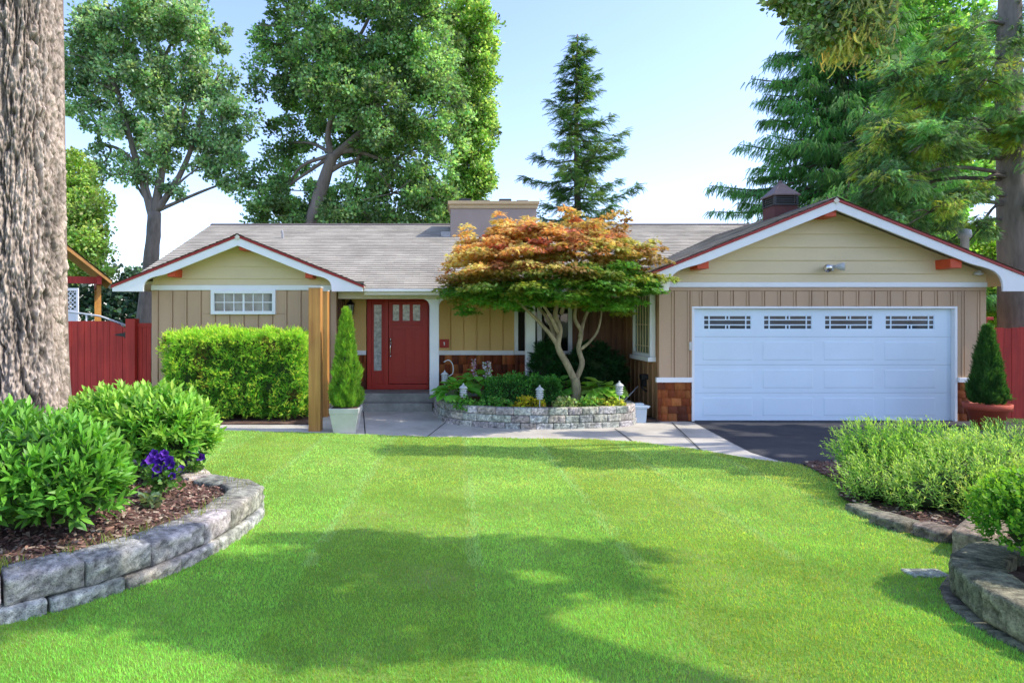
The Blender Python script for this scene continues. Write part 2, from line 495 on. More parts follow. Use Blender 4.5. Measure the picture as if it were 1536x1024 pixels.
def star_leaf():
    v = [(0, .25, 0)]
    lobes = [(-70, .55), (-35, .85), (0, 1.0), (35, .85), (70, .55)]
    pts = [(0, 0, 0)]
    for i, (a, l) in enumerate(lobes):
        a1 = math.radians(a)
        pts.append((math.sin(a1) * l * .8, .25 + math.cos(a1) * l * .75, -.10 * l))
        if i < 4:
            a2 = math.radians(a + 17.5)
            pts.append((math.sin(a2) * .3, .25 + math.cos(a2) * .3, .0))
    v += pts
    n = len(pts)
    return (np.array(v, float), [np.array([(0, 1 + i, 1 + (i + 1) % n) for i in range(n)])])


LEAF_STAR = star_leaf()


def spray(pairs=6, w=.32, droop=.25, needle=.05):
    v, t = [], []
    for i in range(pairs):
        y = .05 + .85 * i / pairs
        z = -droop * y * y
        l = w * (1 - .65 * (i / pairs)) * (1 if i % 2 else .85)
        for s in (-1, 1):
            b = len(v)
            v += [(0, y - needle, z), (0, y + needle, z), (s * l, y + l * .75, z - .05 - droop * .15)]
            t.append((b, b + 1, b + 2))
    b = len(v)
    v += [(-.035, 0, 0), (.035, 0, 0), (0, 1.05, -droop)]
    t.append((b, b + 1, b + 2))
    return (np.array(v, float), [np.array(t)])


SPRAY = spray()
SPRAY_LONG = spray(9, .2, .5, .04)
FERN = spray(7, .3, .15, .06)


def instance(name, tmpl, P, R, S, C, mat, parent=None, jitter=0.0):
    tv, tf = tmpl
    n, k = len(P), len(tv)
    if np.ndim(S) == 1:
        S = np.repeat(np.asarray(S)[:, None], 3, axis=1)
    V = np.einsum('nij,nkj->nki', R, tv[None, :, :] * S[:, None, :]) + P[:, None, :]
    off = (np.arange(n) * k)[:, None, None]
    faces = [(a[None, :, :] + off).reshape(-1, a.shape[1]) for a in tf]
    CC = np.repeat(C, k, axis=0)
    return np_mesh(name, V.reshape(-1, 3), faces, CC, mat, parent)


def rand_dirs(n):
    return norm(rng.normal(size=(n, 3)))


def shade_cols(base, n, var=0.25, hue=0.12):
    b = np.asarray(base, float)
    k = 1 + rng.normal(0, var, (n, 1))
    h = 1 + rng.normal(0, hue, (n, 3))
    return np.clip(b * np.clip(k, .35, 1.9) * np.clip(h, .6, 1.5), 0.003, .9)


def clump_points(blobs, n_clumps, leaves_per, clump_r, shell=0.72, flat=0.75):
    """blobs: list of (center, (rx,ry,rz)); clumps are scattered through the outer part of each blob, leaves around each clump."""
    vol = np.array([r[0] * r[1] + r[0] * r[2] + r[1] * r[2] for c, r in blobs]); vol = vol / vol.sum()
    P, D, CI = [], [], []
    ci = 0
    for (c, r), w in zip(blobs, vol):
        m = max(3, int(round(n_clumps * w)))
        d = rand_dirs(m)
        rad = shell + (1.08 - shell) * rng.random((m, 1)) ** 0.8
        rad[rng.random(m) < .18] *= .6
        cc = np.array(c) + d * np.array(r) * rad
        for j in range(m):
            k = int(leaves_per * (0.5 + rng.random()))
            cr = clump_r * (0.6 + .8 * rng.random())
            q = rand_dirs(k) * (rng.random((k, 1)) ** 0.5) * cr * np.array([1, 1, flat])
            P.append(cc[j] + q)
            D.append(norm(q / cr + d[j] * 0.6 + np.array([0, 0, .15])))
            CI.append(np.full(k, ci)); ci += 1
    return np.concatenate(P), np.concatenate(D), np.concatenate(CI), ci


def foliage(name, blobs, n_clumps, leaves_per, clump_r, size, base, mat, parent, tmpl=LEAF_DIA, flat=.75, shell=.72, var=.22, upfac=.5, tips=None, cvar=.28, gain_=1.0):
    P, D, CI, nc = clump_points(blobs, n_clumps, leaves_per, clump_r, shell, flat)
    n = len(P)
    base = np.array(base) * gain_
    ax = norm(D + rng.normal(0, .7, (n, 3)))
    nr = norm(rng.normal(0, .6, (n, 3)) + np.array([0, 0, upfac]) + D * .4)
    C = shade_cols(base, n, var)
    kk = np.clip(1 + rng.normal(0, cvar, nc), .5, 1.7)
    C = C * kk[CI][:, None]
    if tips is not None:
        hue = rng.random(nc)[CI]
        mk = hue < tips[1]
        C[mk] = C[mk] * .4 + shade_cols(tips[0], mk.sum(), .2) * .6
    S = size * (0.6 + .8 * rng.random(n))
    return instance(name, tmpl, P, frames(ax, nr), S, np.clip(C, 0, .9), mat, parent)


# ------------------------------------------------------------------ world, sun, camera
SUN_EL, SUN_AZ = math.radians(47), math.radians(-5)     # azimuth measured from +X towards +Y
w = bpy.data.worlds.new("World"); scene.world = w; w.use_nodes = True
nt = w.node_tree
sky = nt.nodes.new('ShaderNodeTexSky'); sky.sky_type = 'NISHITA'; sky.sun_disc = False
sky.sun_elevation = SUN_EL; sky.sun_rotation = math.pi / 2 - SUN_AZ
sky.air_density = 1.0; sky.dust_density = 0.9; sky.ozone_density = 1.6; sky.altitude = 20
bg = nt.nodes['Background']; bg.inputs[1].default_value = 0.15
gain = nt.nodes.new('ShaderNodeVectorMath'); gain.operation = 'MULTIPLY'; gain.inputs[1].default_value = (2.55, 2.42, 2.75)
nt.links.new(sky.outputs[0], gain.inputs[0]); nt.links.new(gain.outputs[0], bg.inputs[0])

sd = bpy.data.lights.new('sun', 'SUN'); sd.energy = 5.0; sd.angle = math.radians(0.55); sd.color = (1.0, 0.93, 0.82)
so = bpy.data.objects.new('sun', sd); col.objects.link(so)
tos = Vector((math.cos(SUN_AZ) * math.cos(SUN_EL), math.sin(SUN_AZ) * math.cos(SUN_EL), math.sin(SUN_EL)))
so.rotation_euler = tos.to_track_quat('Z', 'Y').to_euler()
so.location = tos * 60

cd = bpy.data.cameras.new('camera'); co = bpy.data.objects.new('camera', cd); col.objects.link(co)
co.location = (0, 0, H); co.rotation_euler = (pi / 2, 0, 0)
cd.sensor_width = 36; cd.lens = F / 1536 * 36
cd.shift_x = (768 - CX) / 1536; cd.shift_y = -(512 - CY) / 1536
cd.clip_start = 0.05; cd.clip_end = 2000
scene.camera = co
scene.view_settings.view_transform = 'Standard'; scene.view_settings.look = 'None'; scene.view_settings.exposure = 0
scene.cycles.max_bounces = 8; scene.cycles.transparent_max_bounces = 4

# ------------------------------------------------------------------ ground, lawn, walk, drive
def grid_sheet(name, us, vs, fn, mat, parent=None, smooth=True):
    nu, nv = len(us), len(vs)
    V = np.array([fn(u, v) for v in vs for u in us], float)
    i = np.arange(nu * nv).reshape(nv, nu)
    f = np.stack([i[:-1, :-1], i[:-1, 1:], i[1:, 1:], i[1:, :-1]], -1).reshape(-1, 4)
    return np_mesh(name, V, [f], None, mat, parent, smooth)


ys = [-400, -100, -30, -10] + [-6 + .5 * i for i in range(36)] + [14, 20, 40, 100, 400, 900]
xs = [-900, -300, -100, -40, -20, -10, 0, 10, 20, 40, 100, 300, 900]
o = grid_sheet('ground', xs, ys, lambda u, v: (u, v, g(max(v, -8)) - 0.05), M['earth'])
tag(o, kind='structure')

edge_px = [(60, 640), (200, 643), (330, 646), (470, 650), (560, 653), (640, 656), (760, 658), (900, 660), (960, 664), (1040, 674), (1130, 689), (1200, 698), (1256, 704), (1300, 722), (1340, 745)]
EDGE = [gnd(x, y) for x, y in edge_px]
EX = np.array([p.x for p in EDGE]); EY = np.array([p.y for p in EDGE])


def lawn_edge(x):
    return float(np.interp(x, EX, EY)) if x > EX[0] else EY[0]


lx = np.linspace(-13, 5.6, 75)
lv = np.linspace(0, 1, 40)
M['lawn'] = ground_mat('lawn_turf', [(0.4, (0.10, 0.22, 0.03)), (0.8, (0.20, 0.36, 0.05)), (1.0, (0.30, 0.40, 0.10))], 1.2, 50, 0.8, 0.95, 0.03)
o = grid_sheet('lawn', lx, lv, lambda u, v: (u, -5 + v * (lawn_edge(u) + 5), g(-5 + v * (lawn_edge(u) + 5)) + 0.012), M['lawn'])
tag(o, kind='structure')

# concrete walk along the house
walk_xs = np.linspace(-9, 6.2, 77)
walk_vs = np.linspace(0, 1, 14)
walk = grid_sheet('walkway', walk_xs, walk_vs, lambda u, v: (u, (lawn_edge(u) - .25) * (1 - v) + 13.5 * v, g((lawn_edge(u) - .25) * (1 - v) + 13.5 * v) + 0.004), M['concrete'])
tag(walk, kind='structure')
mb = MB()
for (a, b) in (((922, 643), (953, 665)), ((668, 634), (640, 656)), ((545, 617), (548, 653)), ((1008, 634), (1052, 676))):
    p, q = gnd(*a), gnd(*b)
    d = (q - p); n_ = Vector((-d.y, d.x, 0)).normalized() * 0.009
    z = Vector((0, 0, .0075))
    mb.add([p - n_ + z, p + n_ + z, q + n_ + z, q - n_ + z], [(0, 1, 2, 3)])
tag(mb.build('walkway_joint', M['joint'], walk), kind='structure')

drive_px = [(1038, 632), (1062, 645), (1090, 660), (1127, 679), (1170, 692), (1211, 702), (1262, 712)]
DP = [gnd(x, y) for x, y in drive_px]
DY = np.array([p.y for p in DP])[::-1]; DX = np.array([p.x for p in DP])[::-1]


def drive_left(y):
    if y > DY[-1]: return 4.45
    if y < DY[0]: return float(DX[0] + (DY[0] - y) * .15)
    return float(np.interp(y, DY, DX))


drive_ys = np.concatenate([np.linspace(-8, 8, 22), np.linspace(8.15, 11.95, 34)])
o = grid_sheet('driveway', np.linspace(0, 1, 18), drive_ys, lambda u, v: (drive_left(v) * (1 - u) + 10.4 * u, v, g(v) + 0.009), M['asphalt'])
tag(o, kind='structure')

# ------------------------------------------------------------------ grass blades
def bed_left_x(y):      # the lawn ends where the left bed begins
    return float(np.interp(y, BLY, BLX, left=-9, right=-9))


wall_left_px = [(-70, 955), (0, 940), (100, 916), (210, 881), (290, 850), (340, 822), (382, 790), (397, 762)]
WL = [gnd(x, y) for x, y in wall_left_px]
WL += [Vector((-2.28, 6.25, g(6.25))), Vector((-2.62, 6.75, g(6.75))), Vector((-3.1, 7.05, g(7.05))), Vector((-3.8, 7.3, g(7.3))), Vector((-4.8, 7.5, g(7.5))), Vector((-6.2, 7.5, g(7.5)))]
WLs = spline(WL, 8)


def inside(poly, x, y):
    px = np.array([p[0] for p in poly]); py = np.array([p[1] for p in poly])
    c = np.zeros(len(x), bool)
    j = len(px) - 1
    for i in range(len(px)):
        hit = ((py[i] > y) != (py[j] > y)) & (x < (px[j] - px[i]) * (y - py[i]) / (py[j] - py[i] + 1e-12) + px[i])
        c ^= hit
        j = i
    return c


LEFT_BED = [(p.x, p.y) for p in WLs] + [(-9, 7.5), (-9, 2.6), (-3.2, 2.6)]
RC, RR = Vector((3.87, 3.24, 0)), 1.07       # near right bed: centre and radius
RIGHT_EDGE_PX = [(1256, 725), (1262, 748), (1290, 765), (1340, 790), (1395, 806), (1440, 822), (1478, 838)]
RE = [gnd(x, y) for x, y in RIGHT_EDGE_PX]
RIGHT_BED = [(p.x, p.y) for p in RE] + [(5.2, 4.55), (8.5, 4.6), (8.5, 8.2), (4.5, 8.0)]

BLADE = (np.array([(-.5, 0, 0), (.5, 0, 0), (-.38, .25, .55), (.38, .25, .55), (0, .62, 1.0)], float), [np.array([(2, 3, 4)]), np.array([(0, 1, 3, 2)])])


def lawn_blades():
    Ps, Sx, Sz = [], [], []
    for (y0, y1, dens, wd, ht) in ((2.3, 3.6, 19000, .0032, .019), (3.6, 5.0, 12500, .0040, .019), (5.0, 7.0, 6500, .0054, .019), (7.0, 10.8, 3600, .0078, .019)):
        xa, xb = -1.02 * y1 - .4, 1.12 * y1 + .3
        xa, xb = max(xa, -8), min(xb, 5.6)
        n = int((xb - xa) * (y1 - y0) * dens)
        x = rng.uniform(xa, xb, n); y = rng.uniform(y0, y1, n)
        e = np.interp(x, EX, EY, left=EY[0]) + 0.03 * np.sin(x * 9) + .02
        keep = (y < e) & ~inside(LEFT_BED, x, y) & ~inside(RIGHT_BED, x, y) & ((x - RC.x) ** 2 + (y - RC.y) ** 2 > (RR - .05) ** 2)
        keep &= (x > -.82 * y - .9) & (x < 1.02 * y + .6)
        x, y = x[keep], y[keep]
        Ps.append(np.stack([x, y, gv(y) + .008], 1)); Sx.append(np.full(len(x), wd)); Sz.append(np.full(len(x), ht))
    P = np.concatenate(Ps); wd = np.concatenate(Sx); ht = np.concatenate(Sz)
    n = len(P)
    a = rng.uniform(0, 2 * pi, n)
    ax = np.stack([np.cos(a), np.sin(a), np.zeros(n)], 1)
    # mowing stripes: blades lean towards or away in lanes that run from the camera side to the house
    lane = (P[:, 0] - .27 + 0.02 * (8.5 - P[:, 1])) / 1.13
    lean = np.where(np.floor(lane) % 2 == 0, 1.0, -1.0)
    ax[:, 1] += lean * .45
    ax = norm(ax)
    R = frames(ax, np.tile([0, 0, 1.0], (n, 1)))
    S = np.stack([wd * (.7 + .6 * rng.random(n)), ht * (.5 + rng.random(n)) * .9, ht * (.55 + .8 * rng.random(n))], 1)
    q = P * np.array([1.1, 1.1, 0])
    pat = np.array([noise.noise(Vector((a_, b_, 0))) for a_, b_ in zip(q[::1, 0], q[::1, 1])])
    pat2 = np.array([noise.noise(Vector((a_ * 4.5, b_ * 4.5, 7))) for a_, b_ in zip(q[:, 0], q[:, 1])])
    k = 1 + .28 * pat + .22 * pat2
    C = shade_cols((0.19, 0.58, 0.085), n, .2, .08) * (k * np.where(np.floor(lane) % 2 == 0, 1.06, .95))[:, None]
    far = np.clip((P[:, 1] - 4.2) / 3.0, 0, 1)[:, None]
    C = C * (1 + far * np.array([.45, .18, .75]))  # blades lightened with distance: brighter sunlit lawn put into the colour
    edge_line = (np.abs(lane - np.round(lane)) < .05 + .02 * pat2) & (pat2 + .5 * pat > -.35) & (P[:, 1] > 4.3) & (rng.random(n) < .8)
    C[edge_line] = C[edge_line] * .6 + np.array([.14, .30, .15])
    dry = (rng.random(n) < np.clip(.05 + .16 * np.maximum(pat2, 0) + .10 * np.maximum(-pat, 0), 0, .3))
    C[dry] = shade_cols((0.24, 0.42, 0.12), dry.sum(), .2, .06)
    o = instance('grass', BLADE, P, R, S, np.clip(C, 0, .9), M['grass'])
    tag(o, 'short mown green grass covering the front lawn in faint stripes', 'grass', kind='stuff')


lawn_blades()

# ------------------------------------------------------------------ block walls
def cube_grid(nx, ny, nz):
    bm = bmesh.new()
    idx = {}
    def vert(i, j, k):
        key = (i, j, k)
        if key not in idx:
            idx[key] = bm.verts.new((i / nx - .5, j / ny - .5, k / nz - .5))
        return idx[key]
    fs = []
    for i in range(nx):
        for j in range(ny):
            fs += [[(i, j, 0), (i, j + 1, 0), (i + 1, j + 1, 0), (i + 1, j, 0)], [(i, j, nz), (i + 1, j, nz), (i + 1, j + 1, nz), (i, j + 1, nz)]]
    for i in range(nx):
        for k in range(nz):
            fs += [[(i, 0, k), (i + 1, 0, k), (i + 1, 0, k + 1), (i, 0, k + 1)], [(i, ny, k), (i, ny, k + 1), (i + 1, ny, k + 1), (i + 1, ny, k)]]
    for j in range(ny):
        for k in range(nz):
            fs += [[(0, j, k), (0, j, k + 1), (0, j + 1, k + 1), (0, j + 1, k)], [(nx, j, k), (nx, j + 1, k), (nx, j + 1, k + 1), (nx, j, k + 1)]]
    faces = [tuple(vert(*p) for p in f) for f in fs]
    bm.verts.index_update()
    V = np.array([v.co[:] for v in bm.verts]); T = np.array([[v.index for v in f] for f in faces])
    bm.free()
    return V, T


CG = cube_grid(16, 6, 8)


class Blocks:
    def __init__(self):
        self.V, self.T, self.C, self.n = [], [], [], 0

    def block(self, c, ux, uy, dims, base, amp=.012, rnd=.012, seed=0, taper=0.0):
        """c centre, ux unit along, uy unit inward (z up), dims (l,d,h)"""
        V, T = CG
        W = V * np.array(dims)
        # rounded edges
        h = np.array(dims) / 2
        q = np.clip(W, -(h - rnd), h - rnd)
        dlt = W - q
        ln = np.linalg.norm(dlt, axis=1, keepdims=True)
        W = q + np.where(ln > 1e-9, dlt / np.maximum(ln, 1e-9) * rnd, 0)
        off = Vector((seed * 3.7, seed * 1.3, seed * 7.1))
        disp = np.array([(.45 * noise.noise(Vector(p) * 9 + off) + .8 * noise.noise(Vector(p) * 26 + off) + .8 * noise.noise(Vector(p) * 60 + off)) for p in W])
        nrm = norm(V)
        front = np.clip(-V[:, 1] * 2, 0, 1)
        face = (V[:, 1] < -.499) & (np.abs(V[:, 0]) < .499) & (np.abs(V[:, 2]) < .499)
        W = W + nrm * (disp * amp * .12)[:, None]
        W[:, 1] -= np.where(face, (disp + .55) * amp * .9, 0)
        W[:, 0] *= 1 - taper * (V[:, 1] + .5)
        ux, uy = np.array(ux), np.array(uy)
        P = np.array(c) + W[:, :1] * ux + W[:, 1:2] * uy + W[:, 2:] * np.array([0, 0, 1.0])
        k = random.uniform(.78, 1.22)
        tint = np.array([1 + .10 * random.uniform(-1, 1), 1, 1 + .10 * random.uniform(-1, 1)])
        self.C.append(np.clip(np.array(base) * k * tint * (1 + .75 * np.clip(disp, -.9, .9)[:, None]), .01, .9))
        self.V.append(P); self.T.append(T + self.n); self.n += len(P)

    def build(self, name, mat, parent=None):
        return np_mesh(name, np.concatenate(self.V), [np.concatenate(self.T)], np.concatenate(self.C), mat, parent)


def arc(pts):
    s = [0]
    for a, b in zip(pts[:-1], pts[1:]):
        s.append(s[-1] + (b - a).length)
    return s


def pt_at(pts, s, d):
    for i in range(len(s) - 1):
        if s[i + 1] >= d:
            t = (d - s[i]) / max(1e-6, s[i + 1] - s[i])
            return pts[i].lerp(pts[i + 1], t)
    return pts[-1].copy()


def block_wall(path, courses, length, base, depth=.25, inward=1, gap=.013, setback=.02, amp=.012, seed0=0, jl=.1, zbase=None, taper=.0):
    """path of points on the ground; courses list of (z0,h) relative to ground"""
    P = [Vector((p.x, p.y, 0)) for p in path]
    S = arc(P); total = S[-1]
    B = Blocks()
    sd_ = seed0
    for ci, (z0, h) in enumerate(courses):
        d = -length * (.5 if ci % 2 else 0)
        while d < total - .03:
            l = length * (1 + random.uniform(-jl, jl))
            a, b = max(d, 0), min(d + l, total)
            if b - a > .06:
                p, q = pt_at(P, S, a), pt_at(P, S, b)
                u = (q - p); ln = u.length
                if ln > .03:
                    u.normalize()
                    inn = Vector((-u.y, u.x, 0)) * inward
                    c = (p + q) / 2 + inn * (depth / 2 + setback * ci + random.uniform(-.006, .006))
                    zz = g(c.y) if zbase is None else zbase
                    # u is (l), inward is depth: front face at -depth/2
                    B.block((c.x, c.y, zz + z0 + h / 2), u, inn, (ln - gap, depth, h - .004), base, amp, .009, sd_, taper)
            sd_ += 1
            d += l
    return B


# left bed: two-course wall of big grey blocks
B = block_wall(WLs, [(-.06, .155), (.095, .155)], .44, (0.40, 0.385, 0.36), .27, 1, .016, .035, .018, 11, taper=.12)
o = B.build('retaining_wall', M['block'])
tag(o, 'grey split block wall two courses high curving around the mulch bed beside the big trunk', 'retaining wall')

# soil inside left bed
def bed_sheet(name, poly, z, mat, n=60, bumps=.02, cen=None, rise=0.0):
    xs_ = [p[0] for p in poly]; ys_ = [p[1] for p in poly]
    gx = np.linspace(min(xs_), max(xs_), n); gy = np.linspace(min(ys_), max(ys_), n)
    X, Y = np.meshgrid(gx, gy)
    Z = np.array([[z + g(y) + bumps * noise.noise(Vector((x * 4, y * 4, 3))) + bumps * .6 * noise.noise(Vector((x * 13, y * 13, 3))) for x in gx] for y in gy])
    ins = inside(poly, X.ravel(), Y.ravel()).reshape(n, n)
    V = np.stack([X.ravel(), Y.ravel(), Z.ravel()], 1)
    i = np.arange(n * n).reshape(n, n)
    f = np.stack([i[:-1, :-1], i[:-1, 1:], i[1:, 1:], i[1:, :-1]], -1).reshape(-1, 4)
    ok = (ins[:-1, :-1] | ins[1:, 1:]).ravel()
    return np_mesh(name, V, [f[ok]], None, mat, None, True)


inner = []
for i, p in enumerate(WLs):
    q = WLs[min(i + 1, len(WLs) - 1)] - WLs[max(i - 1, 0)]
    nn = Vector((-q.y, q.x, 0)).normalized() * .18
    inner.append((p.x + nn.x, p.y + nn.y))
POLY_L = inner + [(-9, 7.3), (-9, 2.6), (-3.4, 2.6)]
tag(bed_sheet('bed_soil', POLY_L, .20, M['soil'], 90, .03), kind='structure')
# bark mulch chips
def chips(name, poly, n, z, label, size=.03, cols=((0.16, .085, .06), (0.30, .17, .12), (0.10, .05, .04), (.36, .28, .2))):
    xs_ = [p[0] for p in poly]; ys_ = [p[1] for p in poly]
    x = rng.uniform(min(xs_), max(xs_), n); y = rng.uniform(min(ys_), max(ys_), n)
    k = inside(poly, x, y); x, y = x[k], y[k]; m = len(x)
    zz = np.array([z + g(b) + .03 * noise.noise(Vector((a * 4, b * 4, 3))) + .018 * noise.noise(Vector((a * 13, b * 13, 3))) + .008 for a, b in zip(x, y)])
    P = np.stack([x, y, zz], 1)
    ax = norm(rng.normal(size=(m, 3)) * np.array([1, 1, .35])); nr = norm(rng.normal(0, .45, (m, 3)) + np.array([0, 0, 1]))
    C = np.array(cols)[rng.integers(0, len(cols), m)] * (.7 + .6 * rng.random((m, 1)))
    t = (np.array([(-.25, 0, 0), (.25, 0, 0), (.3, 1, .05), (-.2, .9, .02), (0, .5, .16)], float), [np.array([(0, 1, 4), (1, 2, 4), (2, 3, 4), (3, 0, 4)])])
    o = instance(name, t, P, frames(ax, nr), size * (.5 + 1.1 * rng.random(m)), C, M['chips'])
    tag(o, label, 'mulch', kind='stuff')


chips('mulch', [(p[0], p[1]) for p in inner] + [(-6, 7.2), (-6, 2.8), (-3.4, 2.8)], 26000, .20, 'reddish brown bark mulch spread over the left flower bed')

# maple planter wall
MW_px = [(649, 618), (651, 626), (668, 634), (700, 639), (760, 643), (830, 644), (900, 642), (948, 639)]
MW = [Vector((-.27, 13.05, 0)), Vector((-.2, 12.4, 0))] + [gnd(*p) for p in MW_px[2:]] + [Vector((3.5, 11.75, 0)), Vector((3.52, 12.6, 0))]
MWs = spline(MW, 8)
B = block_wall(MWs, [(-.03, .135), (.105, .13), (.235, .13)], 0.30, (0.46, 0.45, 0.42), .16, 1, .008, .012, .010, 501, .18, zbase=0)
o = B.build('planter_wall', M['block'])
tag(o, 'low curved wall of pale grey stone blocks in front of the small maple', 'planter wall')
POLY_M = []
for i, p in enumerate(MWs):
    q = MWs[min(i + 1, len(MWs) - 1)] - MWs[max(i - 1, 0)]
    nn = Vector((-q.y, q.x, 0)).normalized() * .10
    POLY_M.append((p.x + nn.x, p.y + nn.y))
POLY_M += [(3.5, 13.35), (-.2, 13.35)]
tag(bed_sheet('planter_soil', POLY_M, .29, M['soil'], 50, .03), kind='structure')

# right beds
circ = [Vector((RC.x + RR * math.cos(a), RC.y + RR * math.sin(a), 0)) for a in np.linspace(math.radians(285), math.radians(75), 40)]
B = block_wall(circ, [(-.10, .135), (.037, .185)], .34, (0.215, 0.20, 0.140), .25, -1, .034, .055, .012, 901, taper=.30)
o = B.build('retaining_wall', M['block'])
tag(o, 'dark weathered block ring around the round leafy shrub at the lower right corner', 'retaining wall')
tag(bed_sheet('bed_soil', [(RC.x + (RR - .2) * math.cos(a), RC.y + (RR - .2) * math.sin(a)) for a in np.linspace(0, 2 * pi, 40)], .15, M['soil'], 40, .02), kind='structure')
tag(bed_sheet('bed_soil', RIGHT_BED, .035, M['soil'], 110, .02), kind='structure')
chips('mulch', RIGHT_BED, 12000, .035, 'dark bark mulch under the light green shrubs of the right bed')

def edging_stone(c, u, dims, label, seed, base=(0.27, .235, .18)):
    b = Blocks()
    u = Vector(u).normalized(); inn = Vector((-u.y, u.x, 0))
    b.block((c[0], c[1], c[2] + dims[2] / 2 - .03), u, inn, dims, base, .03, .03, seed)
    o = b.build('edging_stone', M['stone'])
    tag(o, label, 'stone', 'stones edging the right shrub bed')


for (a, b_, h_, sd_, lb) in (((1328, 788), (1382, 806), .13, 1, 'tan edging stone with flat top under the light green shrubs, left of the pair'),
                             ((1390, 806), (1446, 822), .14, 2, 'longer tan edging stone with a mossy top, nearer the corner shrub'),
                             ((1290, 768), (1330, 786), .10, 3, 'low edging stone half hidden in grass and shrub leaves'),
                             ((1466, 846), (1500, 806), .22, 4, 'tall pale block standing between the two right beds')):
    p, q = gnd(*a), gnd(*b_)
    edging_stone(((p.x + q.x) / 2, (p.y + q.y) / 2 + .08, g((p.y + q.y) / 2)), (q - p) if q.x > p.x else (p - q), ((q - p).length * .95, .2, h_), lb, sd_)
p = gnd(1388, 863)
b = Blocks(); b.block((p.x, p.y, p.z + .004), (1, 0, 0), (0, 1, 0), (.25, .13, .05), (.45, .43, .38), .01, .015, 77)
tag(b.build('stepping_stone', M['stone']), 'small flat pale slab sunk in the grass near the dark block ring', 'stone')

exec_house = True

# ================================================================== HOUSE
house = empty('house', (2.0, 13.5, 0))
tag(house, 'single storey tan ranch house with red front door, two gables and white garage door', 'house')

Y_WING, Y_GAR, Y_DOOR = 13.01, 11.83, 14.18
Y_WR, Y_GR = 12.58, 11.40                     # rake faces
WXL, WXR, WRX = -6.05, -2.27, -4.155          # wing wall left, right, ridge
GXL, GXR, GRX = 3.96, 10.06, 7.01             # garage wall left, right, ridge
ZW, ZG = 3.588, 4.09                          # ridge heights
EAVE_Y, EAVE_Z, RIDGE_Y, RIDGE_Z = 12.75, 2.537, 17.86, 4.58
SL = 0.4


def roof_slope(name, a, b, c, d, parent, mat, row=.145, thick=.012, u0=0.0, v0=0):
    """a,b eave ends, d,c ridge ends (a->d and b->c go up slope). Stepped shingle courses with UVs in metres."""
    a, b, c, d = map(Vector, (a, b, c, d))
    ln = (d - a).length
    rows = max(2, int(ln / row))
    nrm = (b - a).cross(d - a).normalized()
    if nrm.z < 0: nrm = -nrm
    nx = max(2, int((b - a).length / .5))
    V, T, UV = [], [], []
    for r in range(rows):
        t0, t1 = r / rows, (r + 1) / rows
        for i in range(nx + 1):
            s = i / nx
            for (t, h) in ((t0, 0.0), (t0, 1.0), (t1, 0.0)):
                p = a.lerp(b, s).lerp(d.lerp(c, s), t)
                wob = 1 + .35 * noise.noise(p * 1.9 + Vector((r * 5.1, 0, 0)))
                V.append(p + nrm * (thick * h * wob + (.0005 if h == 0 else 0)))
                UV.append(((p - a).dot((b - a).normalized()) + u0, (r + v0 + (0 if t == t0 else .999)) * row))
        base = r * (nx + 1) * 3
        for i in range(nx):
            q = base + i * 3
            T.append((q, q + 3, q + 4, q + 1)); T.append((q + 1, q + 4, q + 5, q + 2))
    me = bpy.data.meshes.new(name); me.from_pydata(V, [], T)
    ul = me.uv_layers.new(name='UVMap')
    ul.data.foreach_set('uv', np.array([UV[l.vertex_index] for l in me.loops], float).ravel())
    return link_mesh(name, me, mat, parent)


def board_batten(mb, x0, x1, z0, z1, y, step=.293, off=0.0, holes=()):
    """wall face towards -Y: wide boards with a deep narrow reveal and a slim batten beside it"""
    mb.box(x0, x1, y, y + .12, z0, z1)
    xs_ = [x0]
    x = x0 + off
    while x < x1 - .02:
        if x > x0 + .03: xs_.append(x)
        x += step
    xs_.append(x1)
    for i in range(len(xs_) - 1):
        a_, b_ = xs_[i] + (.011 if i else 0), xs_[i + 1] - (.011 if i < len(xs_) - 2 else 0)
        cuts = [(a_, b_, z0, z1)]
        for (hx0, hx1, hz0, hz1) in holes:
            new = []
            for (u0, u1, w0, w1) in cuts:
                if u1 <= hx0 or u0 >= hx1 or w1 <= hz0 or w0 >= hz1:
                    new.append((u0, u1, w0, w1)); continue
                if w0 < hz0: new.append((u0, u1, w0, hz0))
                if w1 > hz1: new.append((u0, u1, hz1, w1))
                m0, m1 = max(w0, hz0), min(w1, hz1)
                if u0 < hx0: new.append((u0, hx0, m0, m1))
                if u1 > hx1: new.append((hx1, u1, m0, m1))
            cuts = new
        for (u0, u1, w0, w1) in cuts:
            if u1 - u0 > .01 and w1 - w0 > .01:
                mb.box(u0, u1, y - .022, y - .0005, w0 + .0015, w1 - .0015)
                if b_ == u1 and i < len(xs_) - 2:
                    mb.box(u1 - .034, u1 - .001, y - .034, y - .0225, w0 + .002, w1 - .002)
    return mb


# ---- walls
mb = MB()
board_batten(mb, WXL, WXR, 0, 2.50, Y_WING, .293, .14, [(-4.81, -3.51, 2.02, 2.6)])
mb.build('front_wall', M['tan'], house, bevel=.004)
mb = MB()     # left end, right return and rear walls of the wing and main block
mb.box(WXL, WXL + .12, Y_WING + .121, 22.4, 0, 2.62)
mb.box(WXL, 9.8, 22.4, 22.52, 0, 2.6)
mb.prism_yz([(13.4, 2.62), (17.86, 4.40), (22.4, 2.62)], WXL + .002, WXL + .118)
mb.build('end_wall', M['tan'], house)
mb = MB()
mb.box(WXR - .12, WXR, Y_WING + .121, Y_DOOR, 0, 2.50)
for k in range(3):
    mb.box(WXR, WXR + .02, Y_WING + .32 + k * .3, Y_WING + .36 + k * .3, .3, 2.49)
mb.build('porch_side_wall', M['brown_board'], house)

